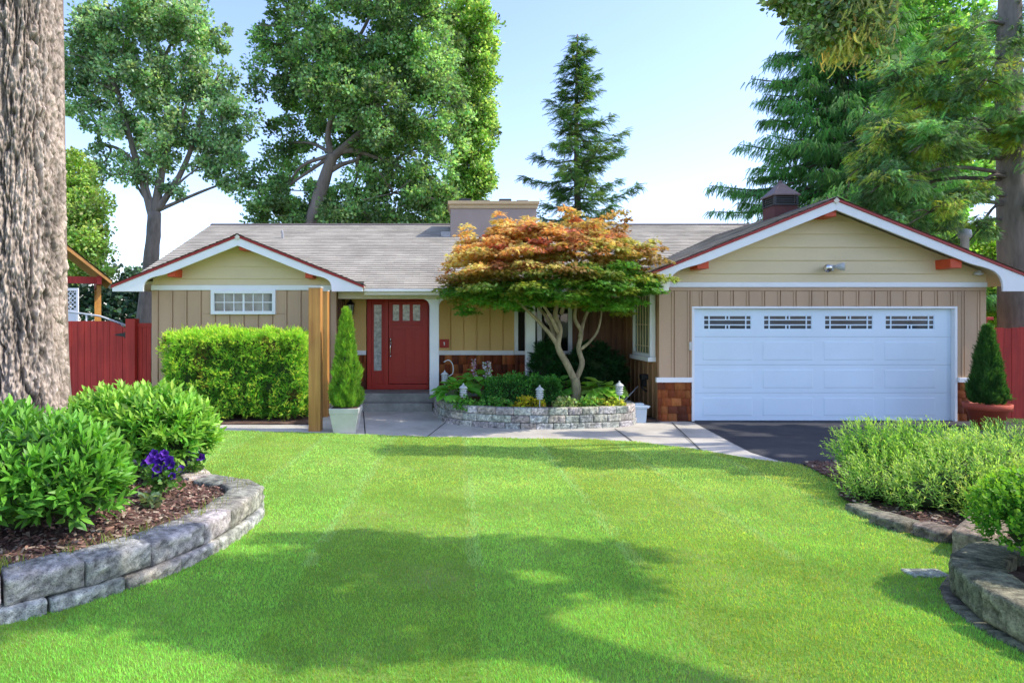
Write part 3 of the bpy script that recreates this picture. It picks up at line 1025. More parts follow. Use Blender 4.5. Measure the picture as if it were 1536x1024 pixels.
# porch wall (behind the door), upper boards
mb = MB()
board_batten(mb, WXR, -1.80, 1.21, 2.49, Y_DOOR, .27, .2)
mb.build('porch_wall', M['tan_warm'], house, bevel=.004)
mb = MB()
board_batten(mb, -.36, 1.51, 1.21, 2.49, Y_DOOR, .293, .16)
mb.build('porch_wall', M['tan_warm'], house, bevel=.004)
mb = MB()
board_batten(mb, 2.80, GXL - .002, .1, 2.49, Y_DOOR, .25, .12)
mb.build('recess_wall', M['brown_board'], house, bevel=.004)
MB().box(1.511, 2.799, Y_DOOR + .02, Y_DOOR + .12, 2.30, 2.489).build('window_header', M['tan_warm'], house)
mb = MB()
mb.box(WXR, -1.80, Y_DOOR + .02, Y_DOOR + .12, .2, 1.21)
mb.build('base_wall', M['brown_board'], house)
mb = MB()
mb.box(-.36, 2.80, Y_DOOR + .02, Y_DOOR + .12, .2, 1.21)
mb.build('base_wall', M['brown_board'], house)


def shakes(name, x0, x1, z0, z1, y, parent, rows, side=None, base=((.36, .10, .03), (.24, .06, .02), (.46, .16, .05), (.17, .05, .025))):
    """rows of split cedar shingles, each with its own width, tilt and tone"""
    V, T, C = [], [], []
    h = (z1 - z0) / rows
    for r in range(rows):
        x = x0 - random.random() * .1
        while x < x1:
            wd = random.uniform(.09, .21)
            a, b = max(x + .003, x0), min(x + wd - .003, x1)
            if b - a > .02:
                zb = z0 + r * h + random.uniform(-.006, .006); zt = min(z0 + (r + 1) * h + .02, z1)
                t = random.uniform(.020, .032)
                k = len(V)
                pts = [(a, -t, zb), (b, -t, zb), (b, -.004, zt), (a, -.004, zt), (a, 0, zb), (b, 0, zb), (b, 0, zt), (a, 0, zt)]
                for p in pts:
                    if side is None: V.append((p[0], y + p[1], p[2]))
                    else: V.append((side + p[1], p[0], p[2]))
                T += [(k, k + 1, k + 2, k + 3), (k + 4, k + 5, k + 1, k), (k + 1, k + 5, k + 6, k + 2), (k + 4, k, k + 3, k + 7)]
                c = np.array(random.choice(base)) * random.uniform(.75, 1.25)
                C += [c] * 8
            x += wd
    return np_mesh(name, np.array(V), [np.array(T)], np.array(C), M['shake'], parent)


shakes('cedar_shingles', -.36, 2.8, .30, 1.11, Y_DOOR + .018, house, 4)
shakes('cedar_shingles', WXR, -1.80, .34, 1.11, Y_DOOR + .018, house, 4)
mb = MB()
mb.box(WXR + .02, -1.801, Y_DOOR - .05, Y_DOOR + .019, 1.115, 1.215)
mb.build('wall_cap', M['white'], house, bevel=.006)
mb = MB()
mb.box(-.359, 1.50, Y_DOOR - .05, Y_DOOR + .019, 1.115, 1.215)
mb.build('wall_cap', M['white'], house, bevel=.006)

# garage front wall with the door opening
OX0, OX1, OZ = 4.61, 9.49, 2.12
mb = MB()
board_batten(mb, GXL, GXR, .79, 2.44, Y_GAR, .2925, .28, [(OX0 - .035, OX1 + .035, .5, OZ + .03)])
# the backing panel of the opening is cut away below
mb = MB()
_parts = []
def gpanel(x0, x1, z0, z1, off):
    m1 = MB(); board_batten(m1, x0, x1, z0, z1, Y_GAR, .2925, off); _parts.append(m1)
gpanel(GXL, OX0 - .035, .79, 2.44, .28); gpanel(OX1 + .035, GXR, .79, 2.44, .12); gpanel(OX0 - .034, OX1 + .034, OZ + .03, 2.44, .18)
for m1 in _parts: mb.add(m1.v, m1.f)
mb.box(GXL + .005, GXR - .005, Y_GAR - .036, Y_GAR + .10, 2.441, 2.499)
mb.build('garage_front_wall', M['tan'], house, bevel=.004)
mb = MB()
mb.box(GXL + .001, GXL + .12, Y_GAR + .141, Y_DOOR + 2.5, 0, 2.55)
for k in range(9):
    mb.box(GXL - .02, GXL + .005, Y_GAR + .02 + k * .29, Y_GAR + .06 + k * .29, .0, 2.45)
mb.build('garage_side_wall', M['side_board'], house)
mb = MB()
mb.box(GXR - .12, GXR - .001, Y_GAR + .141, 22.3, 0, 2.6)
mb.build('garage_side_wall', M['tan'], house)
mb = MB()
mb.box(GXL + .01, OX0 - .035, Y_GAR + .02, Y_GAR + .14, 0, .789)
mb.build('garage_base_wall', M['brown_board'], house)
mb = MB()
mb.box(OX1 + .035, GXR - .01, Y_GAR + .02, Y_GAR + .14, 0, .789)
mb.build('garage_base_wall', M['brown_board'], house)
shakes('cedar_shingles', GXL - .015, OX0 - .04, .0, .74, Y_GAR + .018, house, 5)
shakes('cedar_shingles', OX1 + .04, GXR, .0, .74, Y_GAR + .018, house, 5)
mb = MB()
mb.box(GXL - .06, OX0 - .037, Y_GAR - .06, Y_GAR + .019, .735, .825)
mb.build('wall_cap', M['white'], house, bevel=.006)
mb = MB()
mb.box(OX1 + .037, GXR + .03, Y_GAR - .06, Y_GAR + .019, .735, .825)
mb.build('wall_cap', M['white'], house, bevel=.006)

# ---- gable siding, trim bands, rakes
def gable(ridge_x, half, zr, y_wall, y_rake, wall_l, wall_r, z_band0, z_band1, boards, z_bot, beams, curve_flat, curve_end):
    # lap siding: each board a wedge, thicker at its lower edge
    mbs = MB()
    z = z_band1
    for i, hgt in enumerate(boards):
        z2 = z + hgt
        def xr(zz): return max(0.0, min((zr - .10 - zz) / SL, wall_r - ridge_x - .004))
        a0, a1 = xr(z), xr(z2)
        if a0 < .05: break
        t0, t1 = .030, .008
        vs = [(ridge_x - a0, y_wall - t0, z), (ridge_x + a0, y_wall - t0, z), (ridge_x + a1, y_wall - t1, z2), (ridge_x - a1, y_wall - t1, z2),
              (ridge_x - a0, y_wall + .05, z), (ridge_x + a0, y_wall + .05, z), (ridge_x + a1, y_wall + .05, z2), (ridge_x - a1, y_wall + .05, z2)]
        mbs.add(vs, [(0, 1, 2, 3), (4, 5, 1, 0), (7, 6, 5, 4), (3, 2, 6, 7), (1, 5, 6, 2), (4, 0, 3, 7)])
        z = z2
    mbs.build('gable_siding', M['lap'], house)
    MB().box(wall_l - .005, wall_r + .005, y_wall - .045, y_wall + .03, z_band0, z_band1 - .003).build('trim_board', M['white'], house, bevel=.005)
    # rake boards, each a curved bracket shape at the eave
    for s in (-1, 1):
        zt = zr - SL * half
        top = [(0, zr - .045), (half, zt - .045)]
        low = lambda u: zr - .215 - SL * u
        pts = [(ridge_x + s * u, zz) for u, zz in top]
        pts.append((ridge_x + s * half, z_bot)); pts.append((ridge_x + s * (half - curve_flat), z_bot))
        u0, z0 = half - curve_flat, z_bot + .04
        u1, z1 = half - curve_end, low(half - curve_end)
        for k in range(11):
            t = k / 10
            # cubic: rises steeply, then tangent to the rake
            h1 = (u0, z0 + (z1 - z0) * .85); h2 = (u1 + .28, z1 - .28 * SL)
            u = (1 - t) ** 3 * u0 + 3 * (1 - t) ** 2 * t * h1[0] + 3 * (1 - t) * t * t * h2[0] + t ** 3 * u1
            zz = (1 - t) ** 3 * z0 + 3 * (1 - t) ** 2 * t * h1[1] + 3 * (1 - t) * t * t * h2[1] + t ** 3 * z1
            pts.append((ridge_x + s * u, zz))
        pts.append((ridge_x, zr - .215))
        m_ = MB().prism_xz(pts, y_rake, y_rake + .04)
        m_.build('rake_board', M['white'], house, bevel=.004)
        m_ = MB().prism_xz([(ridge_x, zr - .004), (ridge_x + s * (half + .02), zt - .004 - .008), (ridge_x + s * (half + .02), zt - .062), (ridge_x, zr - .054)], y_rake - .018, y_rake + .03)
        m_.build('rake_edge', M['red_trim'], house, bevel=.003)
    for (bx, bz, bw, bh) in beams:
        MB().box(bx - bw / 2, bx + bw / 2, y_rake + .06, y_wall + .06, bz - bh / 2, bz + bh / 2).build('beam_end', M['red_beam'], house, bevel=.008)


s_w, s_g = 950 / (Y_WR + .1), 950 / (Y_GR + .08)
wb = [((x - CX) / s_w, H - (y - CY) / s_w, .15, .16) for x, y in ((365, 369), (258, 409), (464, 411))]
gb = [((x - CX) / s_g, H - (y - CY) / s_g, .21, .17) for x, y in ((1245, 318), (1054, 396), (1433, 395))]
gable(WRX, 2.49, ZW, Y_WING, Y_WR, WXL, WXR, 2.505, 2.612, [.13, .25, .25, .25, .2], 2.46, wb, .62, 1.15)
gable(GRX, 3.71, ZG, Y_GAR, Y_GR, GXL, GXR, 2.505, 2.60, [.16, .245, .245, .245, .245, .245, .2], 2.41, gb, .70, 1.35)

# ---- roofs: shingle courses over a deck whose underside is the painted soffit
def gable_roof(rx, half, zr, y0, y1, rname):
    for s in (-1, 1):
        e = half + .03
        a, b = (rx + s * e, y0 - .03, zr - SL * e + .008), (rx + s * e, y1, zr - SL * e + .008)
        d, c = (rx, y0 - .03, zr + .008), (rx, y1, zr + .008)
        roof_slope('roof_shingles', a, b, c, d, house, M['roof'])
        MB().prism_xz([(rx, zr), (rx + s * (e - .02), zr - SL * (e - .02)), (rx + s * (e - .02), zr - SL * (e - .02) - .055), (rx, zr - .055)], y0 + .045, y1).build('roof_deck', M['cream'], house)
    MB().prism_xz([(rx - .13, zr - .045 + .012), (rx, zr + .028), (rx + .13, zr - .045 + .012), (rx, zr + .010)], y0 - .035, y1).build('ridge_cap', M['ridge_cap'], house)
    MB().prism_xz([(rx - .055, zr - .05), (rx, zr + .012), (rx + .055, zr - .05), (rx, zr - .11)], y0 - .024, y0 - .002).build('peak_block', M['cream'], house, bevel=.004)


gable_roof(WRX, 2.49, ZW, Y_WR, 15.9, 'wing')
gable_roof(GRX, 3.71, ZG, Y_GR, 17.3, 'garage')
MXL, MXR = -6.62, 9.6
YL = 12.70 + (RIDGE_Y - 12.70) * 3 / 38
zl_ = (EAVE_Z - .012) + (RIDGE_Z + .008 - EAVE_Z + .012) * 3 / 38
zc_ = EAVE_Z + SL * (13.18 - EAVE_Y)
roof_slope('roof_shingles', (MXL, YL, zl_), (-1.70, YL, zl_), (-1.70, RIDGE_Y, RIDGE_Z + .008), (MXL, RIDGE_Y, RIDGE_Z + .008), house, M['roof'], v0=3)
roof_slope('roof_shingles', (-1.70, EAVE_Y - .05, EAVE_Z - .02 + .008), (MXR, EAVE_Y - .05, EAVE_Z - .02 + .008), (MXR, RIDGE_Y, RIDGE_Z + .008), (-1.70, RIDGE_Y, RIDGE_Z + .008), house, M['roof'], u0=-1.70 - MXL)
roof_slope('roof_shingles', (MXR, 22.95, RIDGE_Z - SL * 5.09 + .008), (MXL, 22.95, RIDGE_Z - SL * 5.09 + .008), (MXL, RIDGE_Y, RIDGE_Z + .008), (MXR, RIDGE_Y, RIDGE_Z + .008), house, M['roof'])
MB().prism_yz([(13.18, zc_ - .003), (RIDGE_Y, RIDGE_Z), (RIDGE_Y, RIDGE_Z - .06), (13.18, zc_ - .06)], MXL + .01, -1.701).build('roof_deck', M['cream'], house)
MB().prism_yz([(EAVE_Y + .02, EAVE_Z), (RIDGE_Y, RIDGE_Z), (RIDGE_Y, RIDGE_Z - .06), (EAVE_Y + .02, EAVE_Z - .06)], -1.70, MXR - .01).build('roof_deck', M['cream'], house)
MB().prism_yz([(RIDGE_Y + .001, RIDGE_Z), (22.93, RIDGE_Z - SL * 5.07), (22.93, RIDGE_Z - SL * 5.07 - .06), (RIDGE_Y + .001, RIDGE_Z - .06)], MXL + .01, MXR - .01).build('roof_deck', M['cream'], house)
MB().prism_yz([(RIDGE_Y - .14, RIDGE_Z - .03), (RIDGE_Y, RIDGE_Z + .035), (RIDGE_Y + .14, RIDGE_Z - .03), (RIDGE_Y, RIDGE_Z + .012)], MXL - .01, MXR).build('ridge_cap', M['ridge_cap'], house)
MB().box(-1.66, 3.32, EAVE_Y - .06, EAVE_Y + .03, EAVE_Z - .075, EAVE_Z - .018).build('gutter', M['white'], house, bevel=.01)
MB().box(-2.26, 3.94, EAVE_Y + .031, Y_DOOR - .002, 2.475, 2.495).build('porch_ceiling', M['cream'], house)
MB().box(-2.262, 3.955, 13.18, 13.36, 2.335, 2.474).build('porch_beam', M['cream'], house, bevel=.006)
MB().box(-1.66, 3.33, EAVE_Y + .001, EAVE_Y + .03, 2.40, 2.461).build('fascia_board', M['cream'], house)

# porch posts with small curved brackets
for px in (651.5, 795):
    x = (px - CX) * 13.27 / F
    m_ = MB().box(x - .098, x + .098, 13.17, 13.365, .345 if px < 700 else .25, 2.334)
    po = m_.build('porch_post', M['white'], house, bevel=.008)
    m_ = MB()
    for s in (-1, 1):
        pts = [(x + s * .098, 2.333), (x + s * .24, 2.333)] + [(x + s * (.24 - .142 * math.sin(t)), 2.333 - .16 * (1 - math.cos(t))) for t in (.4, .8, 1.2, 1.5)]
        m_.prism_xz(pts, 13.20, 13.33)
        m_.build('bracket', M['white'], po)
        m_ = MB()

# porch floor and steps
MB().box(-2.265, 2.9, 13.42, Y_DOOR + .019, .06, .34).build('porch_floor', M['step_concrete'], house, bevel=.012)
MB().box(-1.95, -.29, 13.10, 13.419, -.02, .17).build('porch_step', M['step_concrete'], house, bevel=.012)

# ---- front door set
DY = Y_DOOR - .03
def dx(px): return (px - CX) * DY / F
def dz(py): return H - (py - CY) * DY / F
m_ = MB()
x0, x1 = -1.78, -.40
m_.box(x0, dx(557), DY, DY + .14, .345, 2.40); m_.box(dx(641.5), x1, DY, DY + .14, .345, 2.40)
m_.box(dx(557), dx(641.5), DY, DY + .14, dz(451), 2.40); m_.box(dx(575.5), dx(582.5), DY, DY + .12, .46, dz(451))
m_.box(dx(557), dx(641.5), DY - .01, DY + .14, .345, .46)
door_set = m_.build('front_door', M['red_door'], house, bevel=.006)
m_ = MB()
m_.box(dx(557), dx(560.5), DY + .03, DY + .10, .46, dz(451)); m_.box(dx(572), dx(575.5), DY + .03, DY + .10, .46, dz(451))
m_.box(dx(560.5), dx(572), DY + .03, DY + .10, .46, dz(556)); m_.box(dx(560.5), dx(572), DY + .03, DY + .10, dz(457), dz(451))
m_.build('sidelight_frame', M['red_door'], door_set, bevel=.004)
MB().box(dx(560.5), dx(572), DY + .05, DY + .08, dz(556), dz(457)).build('sidelight_pane', M['glass_frost'], door_set)
# the leaf: stiles, rails, boards and three lights
m_ = MB()
Lx = [dx(583), dx(588.5), dx(598.5), dx(603.8), dx(614.2), dx(619.2), dx(630), dx(641.4)]
zt, zl1, zl0, zs = dz(451.5), dz(457), dz(481), dz(486)
m_.box(Lx[0], Lx[-1], DY + .035, DY + .09, .47, zl0); m_.box(Lx[0], Lx[-1], DY + .035, DY + .09, zl1, zt)
for a, b in ((0, 1), (2, 3), (4, 5), (6, 7)):
    m_.box(Lx[a], Lx[b], DY + .035, DY + .09, zl0, zl1)
for a, b, c, d in ((dx(583), dx(589), .47, zt), (dx(634), dx(641.4), .47, zt), (dx(589), dx(634), .47, .62), (dx(589), dx(634), dz(494), zl0 - .001), (dx(604), dx(608), .62, dz(494)), (dx(618), dx(622), .62, dz(494))):
    m_.box(a, b, DY + .022, DY + .036, c + .0005, d - .0005)
m_.box(dx(587), dx(632), DY - .005, DY + .036, dz(487), dz(484))
m_.build('door_leaf', M['red_door'], door_set, bevel=.004)
for a, b in ((1, 2), (3, 4), (5, 6)):
    MB().box(Lx[a], Lx[b], DY + .05, DY + .075, zl0, zl1).build('door_pane', M['glass_frost'], door_set)
hx = dx(585.8)
m_ = MB()
m_.lathe((hx, DY + .0, dz(509)), [(.0, -.03), (.022, -.028), (.026, 0), (.022, .028), (.0, .03)], 12)
m_.tube(spline([(hx, DY + .02, dz(515)), (hx, DY - .05, dz(517)), (hx, DY - .06, dz(523)), (hx, DY - .045, dz(530)), (hx, DY + .02, dz(533))], 5), [.013] * 21, 8)
m_.box(hx - .022, hx + .022, DY + .012, DY + .022, dz(520), dz(511)); m_.lathe((hx, DY + .01, dz(534)), [(0, -.022), (.02, -.02), (.022, 0), (.02, .02), (0, .022)], 12)
m_.build('handle', M['chrome'], door_set, True)

# wall lantern left of the door, red plaque right of it
sx, sz = dx(527), dz(462)
m_ = MB()
m_.box(sx - .045, sx + .045, Y_DOOR - .03, Y_DOOR - .001, sz - .02, sz + .17)
m_.tube(spline([(sx, Y_DOOR - .02, sz + .10), (sx, Y_DOOR - .12, sz + .20), (sx, Y_DOOR - .16, sz + .14)], 4), [.012] * 9, 6)
m_.lathe((sx, Y_DOOR - .16, sz), [(.03, .15), (.10, .09), (.105, .08), (.085, .075)], 8)
m_.lathe((sx, Y_DOOR - .16, sz), [(.02, -.20), (.05, -.16), (.06, -.145), (.03, -.14)], 8)
for k in range(6):
    a = k * pi / 3
    m_.tube([(sx + .08 * math.cos(a), Y_DOOR - .16 + .08 * math.sin(a), sz + .08), (sx + .055 * math.cos(a), Y_DOOR - .16 + .055 * math.sin(a), sz - .145)], [.007, .007], 5)
lant = m_.build('wall_lantern', M['black'], house)
MB().lathe((sx, Y_DOOR - .16, sz), [(.05, -.14), (.072, .07)], 12).build('lantern_glass', M['glass_frost'], lant)
px_, pz_ = (666.5 - CX) * Y_DOOR / F, dz(515)
plaque = MB().box(px_ - .105, px_ + .105, Y_DOOR - .06, Y_DOOR - .023, pz_ - .095, pz_ + .095).build('red_letter_box', M['red_door'], house, bevel=.006)
MB().box(px_ - .012, px_ + .012, Y_DOOR - .066, Y_DOOR - .0605, pz_ - .04, pz_ + .03).box(px_ - .024, px_ - .012, Y_DOOR - .066, Y_DOOR - .0605, pz_ + .012, pz_ + .03).build('letter_box_mark', M['white'], plaque)

# ---- windows
def window(name, x0, x1, z0, z1, y, fw, cols, rows, gmat, parent, depth=.06, bar=.016, split=None):
    m_ = MB()
    m_.box(x0, x1, y - depth, y + .02, z0, z0 + fw); m_.box(x0, x1, y - depth, y + .02, z1 - fw, z1)
    m_.box(x0, x0 + fw, y - depth, y + .02, z0 + fw, z1 - fw); m_.box(x1 - fw, x1, y - depth, y + .02, z0 + fw, z1 - fw)
    fr = m_.build(name, M['white'], parent, bevel=.004)
    a0, a1, c0, c1 = x0 + fw, x1 - fw, z0 + fw, z1 - fw
    MB().box(a0, a1, y - .016, y - .006, c0, c1).build('pane', gmat, fr)
    m_ = MB()
    for k in range(1, cols):
        xx = a0 + (a1 - a0) * k / cols
        wd = bar * (2.2 if split and k == split else 1)
        m_.box(xx - wd / 2, xx + wd / 2, y - .03, y - .014, c0, c1)
    for k in range(1, rows):
        zz = c0 + (c1 - c0) * k / rows
        m_.box(a0, a1, y - .0285, y - .0145, zz - bar / 2, zz + bar / 2)
    if m_.v: m_.build('glazing_bars', M['white'], fr)
    return fr


window('wing_window', -4.82, -3.50, 2.01, 2.503, Y_WING - .012, .068, 6, 2, M['glass'], house, .07, .018, 3)
window('picture_window', 1.51, 2.80, 1.12, 2.31, Y_DOOR + .01, .085, 1, 1, M['glass_dark'], house, .07)
MB().box(2.02, 2.12, Y_DOOR - .055, Y_DOOR - .016, 1.21, 2.22).build('window_mullion', M['white'], house)

# box window in the garage side wall, facing the porch
def side_window():
    X, y0, y1, z0, z1 = GXL, 12.02, 13.16, 1.19, 2.42
    m_ = MB()
    f = .06
    for (a, b, c, d) in ((y0, y1, z0, z0 + f), (y0, y1, z1 - f, z1), (y0, y0 + f, z0 + f, z1 - f), (y1 - f, y1, z0 + f, z1 - f)):
        m_.box(X - .10, X + .02, a, b, c, d)
    m_.box(X - .15, X + .02, y0 - .04, y1 + .04, z0 - .085, z0 - .001)
    fr = m_.build('side_window', M['white'], house, bevel=.005)
    MB().box(X - .055, X - .045, y0 + f, y1 - f, z0 + f, z1 - f).build('pane', M['glass_green'], fr)
    m_ = MB()
    for k in range(1, 6):
        yy = y0 + f + (y1 - y0 - 2 * f) * k / 6
        m_.box(X - .068, X - .054, yy - .006, yy + .006, z0 + f, z1 - f)
    for k in (1, 4, 7):
        zz = z0 + f + (z1 - z0 - 2 * f) * k / 8
        m_.box(X - .067, X - .0545, y0 + f, y1 - f, zz - .006, zz + .006)
    m_.build('glazing_bars', M['lap'], fr)


side_window()

# ---- garage door
GY = Y_GAR + .07
def gx(px): return (px - CX) * GY / F
def gz(py): return H - (py - CY) * GY / F
cols_ = [(gx(a), gx(b)) for a, b in ((1055.5, 1127), (1145.5, 1218), (1237, 1309.5), (1328, 1401.5))]
secs = [(.012, .528), (.532, 1.052), (1.056, 1.578), (1.582, 2.106)]
m_ = MB()
for i, (z0, z1) in enumerate(secs):
    if i < 3:
        m_.box(OX0 + .013, OX1 - .013, GY, GY + .045, z0, z1)
    else:
        zc0, zc1 = gz(494.5), gz(472.5)
        m_.box(OX0 + .013, OX1 - .013, GY, GY + .045, z0, zc0); m_.box(OX0 + .013, OX1 - .013, GY, GY + .045, zc1, z1)
        xs_ = [OX0 + .013] + [v for c in cols_ for v in c] + [OX1 - .013]
        for k in range(0, len(xs_), 2):
            m_.box(xs_[k], xs_[k + 1], GY, GY + .045, zc0, zc1)
for i, (z0, z1) in enumerate(secs[:3]):
    for (a, b) in cols_:
        # raised long panel with chamfered border
        c0, c1 = z0 + .105, z1 - .105
        RL = .006
        vs = [(a - .02, GY, c0 - .02), (b + .02, GY, c0 - .02), (b + .02, GY, c1 + .02), (a - .02, GY, c1 + .02),
              (a - .004, GY - RL, c0 - .004), (b + .004, GY - RL, c0 - .004), (b + .004, GY - RL, c1 + .004), (a - .004, GY - RL, c1 + .004)]
        m_.add(vs, [(0, 1, 5, 4), (1, 2, 6, 5), (2, 3, 7, 6), (3, 0, 4, 7), (4, 5, 6, 7)])
gd = m_.build('garage_door', M['garage_white'], house)
m_ = MB()
m_.box(OX0 - .035, OX0 + .012, Y_GAR - .022, Y_GAR + .13, .0, OZ + .03); m_.box(OX1 - .012, OX1 + .035, Y_GAR - .022, Y_GAR + .13, .0, OZ + .03)
m_.box(OX0 + .012, OX1 - .012, Y_GAR - .022, Y_GAR + .13, OZ - .012, OZ + .03)
m_.build('door_frame', M['white'], gd, bevel=.004)
MB().box(OX0 + .02, OX1 - .02, GY + .046, GY + .06, .012, 2.1).build('door_backing', M['joint'], gd)
for (a, b) in cols_:
    zc0, zc1 = gz(494.5), gz(472.5)
    pane = MB().box(a, b, GY + .018, GY + .03, zc0, zc1).build('garage_window', M['glass_garage'], gd)
    m_ = MB()
    wv, hv = b - a, zc1 - zc0
    t = .018
    def bar(u0, u1, v0, v1, pr=0.0): m_.box(a + u0 * wv, a + u1 * wv, GY + .006 - pr, GY + .017, zc0 + v0 * hv, zc0 + v1 * hv)
    e = .012 / wv; fz = .02 / hv
    bar(0, 1, 0, fz); bar(0, 1, 1 - fz, 1); bar(0, e, fz, 1 - fz); bar(1 - e, 1, fz, 1 - fz)
    h3 = (.29, .37, .64, .72)
    bar(e, 1 - e, h3[0], h3[1]); bar(e, 1 - e, h3[2], h3[3])
    for u in (.105, .875):
        bar(u, u + .024, fz, 1 - fz, .001)
    for u in (.455, .525):
        bar(u, u + .024, fz, h3[0], .001); bar(u, u + .024, h3[3], 1 - fz, .001)
    m_.build('window_grille', M['garage_white'], gd)

# fittings on the garage wall
fx, fz_ = (1243 - CX) * Y_GAR / F, H - (402 - CY) * Y_GAR / F
m_ = MB().cbox((fx, Y_GAR - .05, fz_), .11, .05, .11)
fl = m_.build('floodlight', M['lamp_white'], house, bevel=.01)
for s, dv in ((-1, Vector((-.55, -.75, -.25))), (1, Vector((.75, -.6, -.05)))):
    dv.normalize()
    c0 = Vector((fx + s * .05, Y_GAR - .08, fz_ + .02))
    pts = [c0, c0 + dv * .05, c0 + dv * .12, c0 + dv * .17]
    MB().tube(pts, [.025, .04, .07, .072], 14).build('flood_head', M['chrome'] if s < 0 else M['lamp_white'], fl, True)
sx, sz = (1462 - CX) * Y_GAR / F, H - (411 - CY) * Y_GAR / F
m_ = MB().lathe((sx, Y_GAR - .09, sz), [(.02, .06), (.035, .05), (.075, .0), (.08, -.02), (.03, -.03)], 14)
m_.tube([(sx, Y_GAR + .0, sz + .04), (sx, Y_GAR - .09, sz + .04)], [.02, .02], 8)
m_.build('corner_lamp', M['lamp_white'], house, True)
MB().cbox(((1034.5 - CX) * Y_GAR / F, Y_GAR - .03, H - (519 - CY) * Y_GAR / F), .055, .06, .155).build('keypad', M['pot_grey'], house, bevel=.006)

# ---- chimney, cupola, vents
chm = MB().box(.10, 2.34, 16.5, 17.5, 3.2, 4.80).build('chimney', M['chimney'], house, bevel=.01)
MB().box(.07, 2.37, 16.47, 17.53, 4.801, 4.90).box(.03, 2.41, 16.43, 17.57, 4.901, 4.985).build('chimney_cap', M['chimney_cap'], chm, bevel=.01)
for (a, b, hh) in ((688, 706, .09), (716, 734, .055), (748, 766, .085), (774, 791, .05)):
    MB().box((a - CX) * 16.8 / F, (b - CX) * 16.8 / F, 16.6, 17.2, 4.986, 4.986 + hh).build('flue_cover', M['dark_metal'], chm, bevel=.01)
MB().box(-.15, .099, 16.52, 17.4, 4.05, 4.2).build('chimney_flashing', M['pipe'], chm)

cy_, cx_ = 13.3, 7.0
hw = .31
cup = MB().prism_xz([(cx_ - hw, ZG - SL * hw - .06), (cx_ - hw, ZG + .19), (cx_ + hw, ZG + .19), (cx_ + hw, ZG - SL * hw - .06), (cx_, ZG - .06)], cy_ - hw, cy_ + hw).build('cupola', M['cupola_brick'], house, bevel=.01)
m_ = MB()
for sxx in (-1, 1):
    for syy in (-1, 1):
        m_.cbox((cx_ + sxx * .29, cy_ + syy * .29, ZG + .30), .06, .06, .22)
for k in range(4):
    z = ZG + .215 + k * .05
    for s in (-1, 1):
        m_.box(cx_ - .26, cx_ + .26, cy_ + s * .285 - .02, cy_ + s * .285 + .02, z, z + .02)
        m_.box(cx_ + s * .285 - .02, cx_ + s * .285 + .02, cy_ - .26, cy_ + .26, z + .001, z + .021)
m_.box(cx_ - .25, cx_ + .25, cy_ - .25, cy_ + .25, ZG + .191, ZG + .41)
m_.box(cx_ - .34, cx_ + .34, cy_ - .34, cy_ + .34, ZG + .191, ZG + .212)
m_.build('louvre_box', M['dark_metal'], cup)
prof = [(.37, .0), (.36, .03), (.27, .115), (.17, .21), (.10, .29), (.045, .33), (.045, .36), (.02, .40)]
m_ = MB()
vs, fs = [], []
for r, z in prof:
    vs += [(cx_ - r, cy_ - r, ZG + .411 + z), (cx_ + r, cy_ - r, ZG + .411 + z), (cx_ + r, cy_ + r, ZG + .411 + z), (cx_ - r, cy_ + r, ZG + .411 + z)]
for i in range(len(prof) - 1):
    for k in range(4):
        fs.append((i * 4 + k, i * 4 + (k + 1) % 4, (i + 1) * 4 + (k + 1) % 4, (i + 1) * 4 + k))
fs += [(3, 2, 1, 0), tuple(len(vs) - 4 + k for k in range(4))]
m_.add(vs, fs).build('cupola_roof', M['cupola_roof'], cup, bevel=.008)

for o_ in [cup] + list(cup.children):          # the cupola is a touch narrower and lower than first drawn
    for v in o_.data.vertices:
        v.co.x = cx_ + (v.co.x - cx_) * .78; v.co.y = cy_ + (v.co.y - cy_) * .78
        if v.co.z > ZG: v.co.z = ZG + (v.co.z - ZG) * .90
p = at(424, 362, 16.4)
MB().tube(spline([p, p + Vector((0, 0, .18)), p + Vector((-.02, 0, .28))], 4), [.03] * 9, 8).build('vent_pipe', M['pipe'], house, True)
p = at(1034, 348, 17.6)
MB().cbox(p + Vector((0, 0, .02)), .3, .3, .16).build('roof_vent', M['dark_metal'], house, bevel=.02)
p = Vector((9.98, 12.2, 2.85))
m_ = MB().lathe(p, [(.07, -.1), (.07, .62), (.105, .63), (.115, .70), (.105, .77), (.03, .80)], 14)
m_.build('vent_pipe', M['pipe'], house, True)
# hose bib box under the side window
m_ = MB().cbox((GXL - .07, 12.5, .78), .13, .18, .10).cbox((GXL - .06, 12.55, .66), .10, .10, .16)
m_.tube(spline([(GXL - .08, 12.5, .72), (GXL - .14, 12.4, .62), (GXL - .12, 12.35, .55), (GXL - .04, 12.4, .5)], 4), [.02] * 13, 7)
m_.build('gas_meter', M['black'], house, bevel=.01)

# ================================================================== VEGETATION
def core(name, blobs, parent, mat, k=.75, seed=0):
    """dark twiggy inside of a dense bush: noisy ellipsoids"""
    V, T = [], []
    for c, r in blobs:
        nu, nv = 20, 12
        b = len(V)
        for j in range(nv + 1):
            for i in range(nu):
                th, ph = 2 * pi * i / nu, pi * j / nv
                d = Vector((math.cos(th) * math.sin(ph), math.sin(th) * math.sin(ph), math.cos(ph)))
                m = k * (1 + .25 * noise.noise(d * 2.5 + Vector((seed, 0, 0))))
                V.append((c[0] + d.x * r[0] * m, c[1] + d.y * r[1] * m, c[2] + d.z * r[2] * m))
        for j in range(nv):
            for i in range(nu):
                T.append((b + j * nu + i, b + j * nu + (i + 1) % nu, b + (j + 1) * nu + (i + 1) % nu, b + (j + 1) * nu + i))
    return np_mesh(name, np.array(V), [np.array(T)], None, mat, parent, True)


